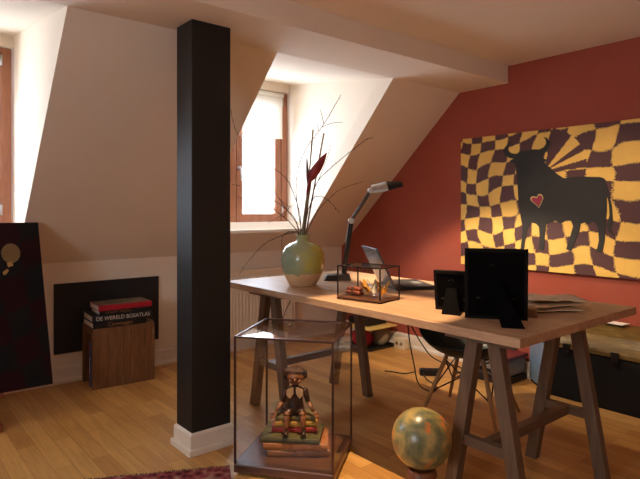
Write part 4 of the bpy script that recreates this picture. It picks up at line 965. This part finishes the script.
for k in range(5): m.box((-0.022, -0.026 + k * 0.0115, 0.002), (-0.02, -0.021 + k * 0.0115, 0.032))
m.build('ribbed_body', 'cube', wb, 0.002, world=False); MB().box((-0.022, -0.032, 0.034), (0.022, 0.032, 0.042)).build('lid', 'dowel', wb, 0.002, world=False)

# ------------------------------------------------------------------ shell armchair behind the desk
ch = thing('armchair', (2.78, 1.958, 0), math.radians(12), 'dark green moulded shell armchair on wooden dowel legs behind the desk', 'chair')
m = MB(); NA, NR = 48, 14; rows = []
def rim(a):      # a = 0 at the back (+x local)
    c_ = math.cos(a); 
    back = max(0, c_); arm = abs(math.sin(a)) ** 2
    return 0.435 + (0.345 * back ** 1.6 if c_ > 0 else 0) + 0.20 * arm * (1 if c_ > -0.35 else max(0, (c_ + 0.95) / 0.6))
for j in range(NR + 1):
    t = j / NR; row = []
    for i in range(NA):
        a = 2 * PI * i / NA; rr = t ** 0.62
        ex = 0.272 * rr * (1 + 0.12 * (t ** 4) * max(0, math.cos(a))); ey = 0.318 * rr
        zb = 0.345 + 0.03 * rr ** 2; zz_ = zb + (rim(a) - zb) * t ** 2.6
        row.append(m.bm.verts.new((ex * math.cos(a), ey * math.sin(a), zz_)))
    rows.append(row)
for r0_, r1_ in zip(rows[1:], rows[2:]):
    for i in range(NA): f = m.bm.faces.new([r0_[i], r0_[(i + 1) % NA], r1_[(i + 1) % NA], r1_[i]]); f.smooth = True
m.bm.faces.new(rows[1]); 
for v in rows[0]: m.bm.verts.remove(v)
so = m.build('seat_shell', 'shell', ch, world=False); s_ = so.modifiers.new('S', 'SOLIDIFY'); s_.thickness = 0.007; s_.offset = 1
legs = []
for sx in (-1, 1):
    for sy in (-1, 1):
        a = Vector((sx * 0.085, sy * 0.11, 0.342)); b = Vector((sx * 0.185, sy * 0.222, 0.0)); legs.append((a, b))
        MB().tube([a, a.lerp(b, .5), b], [0.0125, 0.0125, 0.009], 14).build('leg', 'dowel', ch, world=False)
m = MB(); A = [p[0] for p in legs]; B = [p[1] for p in legs]
for i, j in ((0, 1), (0, 2), (1, 3), (2, 3)):
    m.tube([A[i].lerp(B[i], .08), A[j].lerp(B[j], .62)], 0.004, 8); m.tube([A[j].lerp(B[j], .08), A[i].lerp(B[i], .62)], 0.004, 8)
for i, j in ((0, 1), (2, 3), (0, 2), (1, 3)): m.tube([A[i] + Vector((0, 0, -0.004)), A[j] + Vector((0, 0, -0.004))], 0.005, 8)
m.build('wire_brace', 'blackmetal', ch, world=False)

# ------------------------------------------------------------------ floor under and behind the desk
ps = thing('power_strip', (3.18, 2.59, 0), math.atan2(-0.06, 0.06), 'black power strip lying on the floor behind the desk', 'power strip')
MB().box((-0.075, -0.028, 0), (0.075, 0.028, 0.045)).build('strip_body', 'blackplastic', ps, 0.006, world=False)
m = MB()
for k in range(3): m.lathe([(0, 0.045), (0.018, 0.045), (0.018, 0.047), (0, 0.047)], 16, (-0.045 + k * 0.045, 0, 0))
m.build('outlet', 'cable', ps, world=False)
def cable(name, pts, label, r_=0.0042):
    m = MB(); m.tube(smooth_path(pts, 8), r_, 8); return tag(m.build(name, 'cable'), label, 'cable')
cable('cable', [(2.62, 2.30, 0.708), (2.66, 2.34, 0.45), (2.74, 2.36, 0.2), (2.80, 2.37, 0.06), (2.88, 2.33, 0.006), (2.99, 2.38, 0.005), (3.07, 2.53, 0.006), (3.12, 2.60, 0.02)], 'black cable dropping straight from the desk and looping on the floor')
cable('cable', [(2.62, 2.46, 0.708), (2.80, 2.46, 0.46), (3.05, 2.50, 0.20), (3.28, 2.55, 0.08), (3.46, 2.62, 0.02), (3.50, 2.56, 0.005), (3.42, 2.49, 0.005), (3.30, 2.48, 0.006)], 'black cable slanting from the desk toward the red wall')
cable('cable', [(3.11, 2.665, 0.02), (3.05, 2.72, 0.006), (3.02, 2.80, 0.005), (2.99, 2.86, 0.005)], 'short black lead running left out of the power strip')
cable('cable', [(2.45, 3.06, 0.7), (2.42, 3.25, 0.55), (2.5, 3.5, 0.3), (2.7, 3.75, 0.12), (2.75, 3.8, 0.006), (2.8, 3.9, 0.006)], 'thin cable hanging in front of the radiator behind the desk', 0.003)
# machine
pr = thing('printer', (3.50, 2.19, 0), 0, 'grey desktop machine on the floor behind the chair', 'printer')
MB().box((3.365, 2.085, 0.0), (3.635, 2.42, 0.045)).build('base_tray', 'blackplastic', pr, 0.006)
MB().box((3.365, 2.09, 0.045), (3.635, 2.41, 0.165)).build('housing', 'grey', pr, 0.025, 4)
MB().box((3.361, 2.14, 0.075), (3.366, 2.36, 0.095)).build('paper_slot', 'blackplastic', pr)
fo = MB().box((3.35, 2.08, 0.166), (3.64, 2.39, 0.188)).build('folder', 'maroon', bevel=0.003); tag(fo, 'maroon folder lying on the grey machine', 'folder')
# trunk
tk = thing('trunk', (3.53, 1.30, 0), 0, 'black chest with brownish lid against the red wall', 'chest')
def plan(e=0.0): return [(3.44 - e, 0.55), (3.645, 0.55), (3.645, 2.055), (3.625 - e * 0.3, 2.055), (3.44 - e, 1.85)]
m = MB(); m.hexa([(x, y, 0.0) for x, y in plan()], [(x, y, 0.32) for x, y in plan()]); m.build('body', 'trunk', tk, 0.006)
m = MB(); pa_, pb_ = Vector((3.44, 1.85, 0)), Vector((3.625, 2.055, 0)); dd = (pb_ - pa_).normalized(); no = Vector((-dd.y, dd.x, 0)); m.prism([pa_ + no * .001 + Vector((0, 0, .02)), pb_ + no * .001 + Vector((0, 0, .02)), pb_ + no * .001 + Vector((0, 0, .315)), pa_ + no * .001 + Vector((0, 0, .315))], no * 0.006); m.build('end_panel', 'trunk_end', tk, 0.002)  # end sheet carrying the painted bluish daylight
m = MB(); prof = [(3.43, 0.323), (3.432, 0.345), (3.450, 0.385), (3.49, 0.43), (3.54, 0.465), (3.60, 0.487), (3.645, 0.492), (3.645, 0.323)]
lo = [Vector((x, 0.54, z_)) for x, z_ in prof]; hi = [Vector((x, 1.845 + (x - 3.43) * 1.0, z_)) for x, z_ in prof]
m.hexa(lo, hi); tl = m.build('lid', 'lid', tk, 0.004)
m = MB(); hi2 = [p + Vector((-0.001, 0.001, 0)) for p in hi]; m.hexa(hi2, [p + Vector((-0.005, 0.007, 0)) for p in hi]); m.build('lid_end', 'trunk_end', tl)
for y in (1.70, 1.41, 0.95):
    l_ = MB(); l_.box((3.424, y - 0.022, 0.285), (3.434, y + 0.022, 0.355)); l_.tube([(3.42, y - 0.014, 0.318), (3.416, y, 0.300), (3.42, y + 0.014, 0.318)], 0.003, 8); l_.build('latch', 'blackmetal', tl, 0.002)
wp = MB(); wp.prism([(3.56, 1.42, 0.496), (3.62, 1.40, 0.500), (3.63, 1.53, 0.500), (3.57, 1.55, 0.496)], (0, 0, 0.004)); tag(wp.build('paper', 'white_paper'), 'white folded paper on the lid of the black chest', 'paper')
# low pile by the wall behind the left trestle
MB_ = thing('tray', (3.42, 3.44, 0), 0, 'flat dark tray on the floor at the foot of the red wall', 'tray')
m = MB(); m.box((3.30, 3.33, 0), (3.62, 3.66, 0.006))
m.box((3.30, 3.33, 0.006), (3.31, 3.66, 0.022)); m.box((3.61, 3.33, 0.006), (3.62, 3.66, 0.022)); m.box((3.31, 3.33, 0.006), (3.61, 3.34, 0.022)); m.box((3.31, 3.65, 0.006), (3.61, 3.66, 0.022)); m.build('tray_body', 'blackplastic', MB_)
def lump(name, mat, c_, r_, label, cat, seed, sq=1.0):
    def w_(p): q = p * (1 + 0.16 * noise.noise(p * 14 + Vector((seed, 0, 0)))); q.z = max(q.z, -r_[2] * 0.82); return q
    o = MB().ell((0, 0, 0), r_, warp=w_, nu=28, nv=18).build(name, mat); o.location = (c_[0], c_[1], c_[2] + r_[2] * 0.82); return tag(o, label, cat)
lump('cloth_bag', 'redcloth', (3.39, 3.52, 0.0065), (0.085, 0.105, 0.088), 'crimson cloth bag on the tray under the yellow board', 'bag', 3)
lump('cloth_bundle', 'sack', (3.550, 3.46, 0.0065), (0.062, 0.09, 0.088), 'grey beige cloth bundle beside the crimson bag', 'cloth', 8)
yb = MB().box((3.29, 3.32, 0.178), (3.63, 3.70, 0.190)).build('board', 'yellow', bevel=0.002); tag(yb, 'pale yellow board lying across the crimson bag and cloth bundle', 'board')
db2 = MB(); db2.box((3.36, 3.42, 0.1905), (3.60, 3.66, 0.250)); tag(db2.build('storage_box', 'blackplastic', bevel=0.004), 'black flat box on top of the yellow board', 'box')
sk = thing('socket_box', (3.60, 3.24, 0), 0, 'cream socket box on the floor at the red wall baseboard', 'socket box')
MB().box((3.565, 3.18, 0), (3.625, 3.30, 0.095)).build('casing', 'socket', sk, 0.005)
m = MB()
for y in (3.215, 3.265): m.lathe([(0, 0), (0.016, 0), (0.016, 0.003), (0, 0.003)], 16, mat=Matrix.Translation((3.565, y, 0.05)) @ Matrix.Rotation(-PI / 2, 4, 'Y'))
m.build('outlet', 'sack', sk)

# ------------------------------------------------------------------ light
w = bpy.data.worlds.new('daylight'); scene.world = w; w.use_nodes = True
bg = w.node_tree.nodes['Background']; bg.inputs[0].default_value = (0.86, 0.96, 1.12, 1); bg.inputs[1].default_value = 8.0
for i, (l, r) in enumerate(D):     # light portals in the two window openings guide the sky sampling
    p = bpy.data.lights.new('window_portal', 'AREA'); p.shape = 'RECTANGLE'; p.size = r[1] - l[1] - 0.05; p.size_y = 1.22; p.cycles.is_portal = True
    o = bpy.data.objects.new('window_portal', p); COL.objects.link(o); o.location = ((l[1] + r[1]) / 2, YG + 0.09, 1.66); o.rotation_euler = (-PI / 2, 0, 0)
p = bpy.data.lights.new('window_portal', 'AREA'); p.shape = 'RECTANGLE'; p.size = WZ1 - WZ0; p.size_y = WY1 - WY0; p.cycles.is_portal = True  # portal for the added side window
o = bpy.data.objects.new('window_portal', p); COL.objects.link(o); o.location = (XL - 0.1, (WY0 + WY1) / 2, (WZ0 + WZ1) / 2); o.rotation_euler = (0, -PI / 2, 0)
def spot(name, loc, target, power, angle, blend, size, color):
    p = bpy.data.lights.new(name, 'SPOT'); p.energy = power; p.spot_size = math.radians(angle); p.spot_blend = blend; p.shadow_soft_size = size; p.color = color
    o = bpy.data.objects.new(name, p); COL.objects.link(o); o.location = loc; o.rotation_euler = (Vector(target) - Vector(loc)).to_track_quat('-Z', 'Y').to_euler(); return o
WARM = (1.0, 0.68, 0.38)
def ceiling_fill(x, y, power):  # unseen lamp added to give the room warm fill
    p = bpy.data.lights.new('ceiling_fill', 'AREA'); p.shape = 'DISK'; p.size = 0.35; p.energy = power; p.color = (1.0, 0.78, 0.52)
    o = bpy.data.objects.new('ceiling_fill', p); COL.objects.link(o); o.location = (x, y, ZC - 0.03)
ceiling_fill(-0.9, 1.5, 4); ceiling_fill(0.2, -0.7, 3)
spot('ceiling_spotlight', (1.56, 1.72, 2.22), (1.84, 1.82, 0.5), 150, 34, 0.35, 0.012, WARM)
spot('desk_lamp_light', tuple(J2 + hdv * 0.11 - hup * 0.02), tuple(J2 + hdv * 0.11 + Vector((0.33, -0.10, -0.6))), 32, 112, 0.35, 0.02, (1.0, 0.78, 0.54))
spot('picture_fill_spot', (2.40, 1.75, 2.24), (3.67, 1.55, 0.62), 42, 64, 1.0, 0.04, (1.0, 0.74, 0.48))  # unseen spot added to brighten the painting and lower red wall

# ------------------------------------------------------------------ camera and view
cam = bpy.data.cameras.new('camera'); co = bpy.data.objects.new('camera', cam); COL.objects.link(co)
co.location = (0, 0, 1.2); co.rotation_euler = (PI / 2, 0, math.radians(50.4 - 90))
cam.sensor_width = 36; cam.lens = 553 / 640 * 36; cam.shift_y = -(239.5 - 210) / 640; cam.clip_start = 0.02
scene.camera = co
vs_ = scene.view_settings; vs_.view_transform = 'Standard'; vs_.look = 'None'; vs_.gamma = 1; vs_.use_curve_mapping = False; vs_.exposure = 0.8
cy = scene.cycles; cy.use_denoising = True; cy.max_bounces = 14; cy.diffuse_bounces = 8; cy.transparent_max_bounces = 24; cy.sample_clamp_indirect = 8
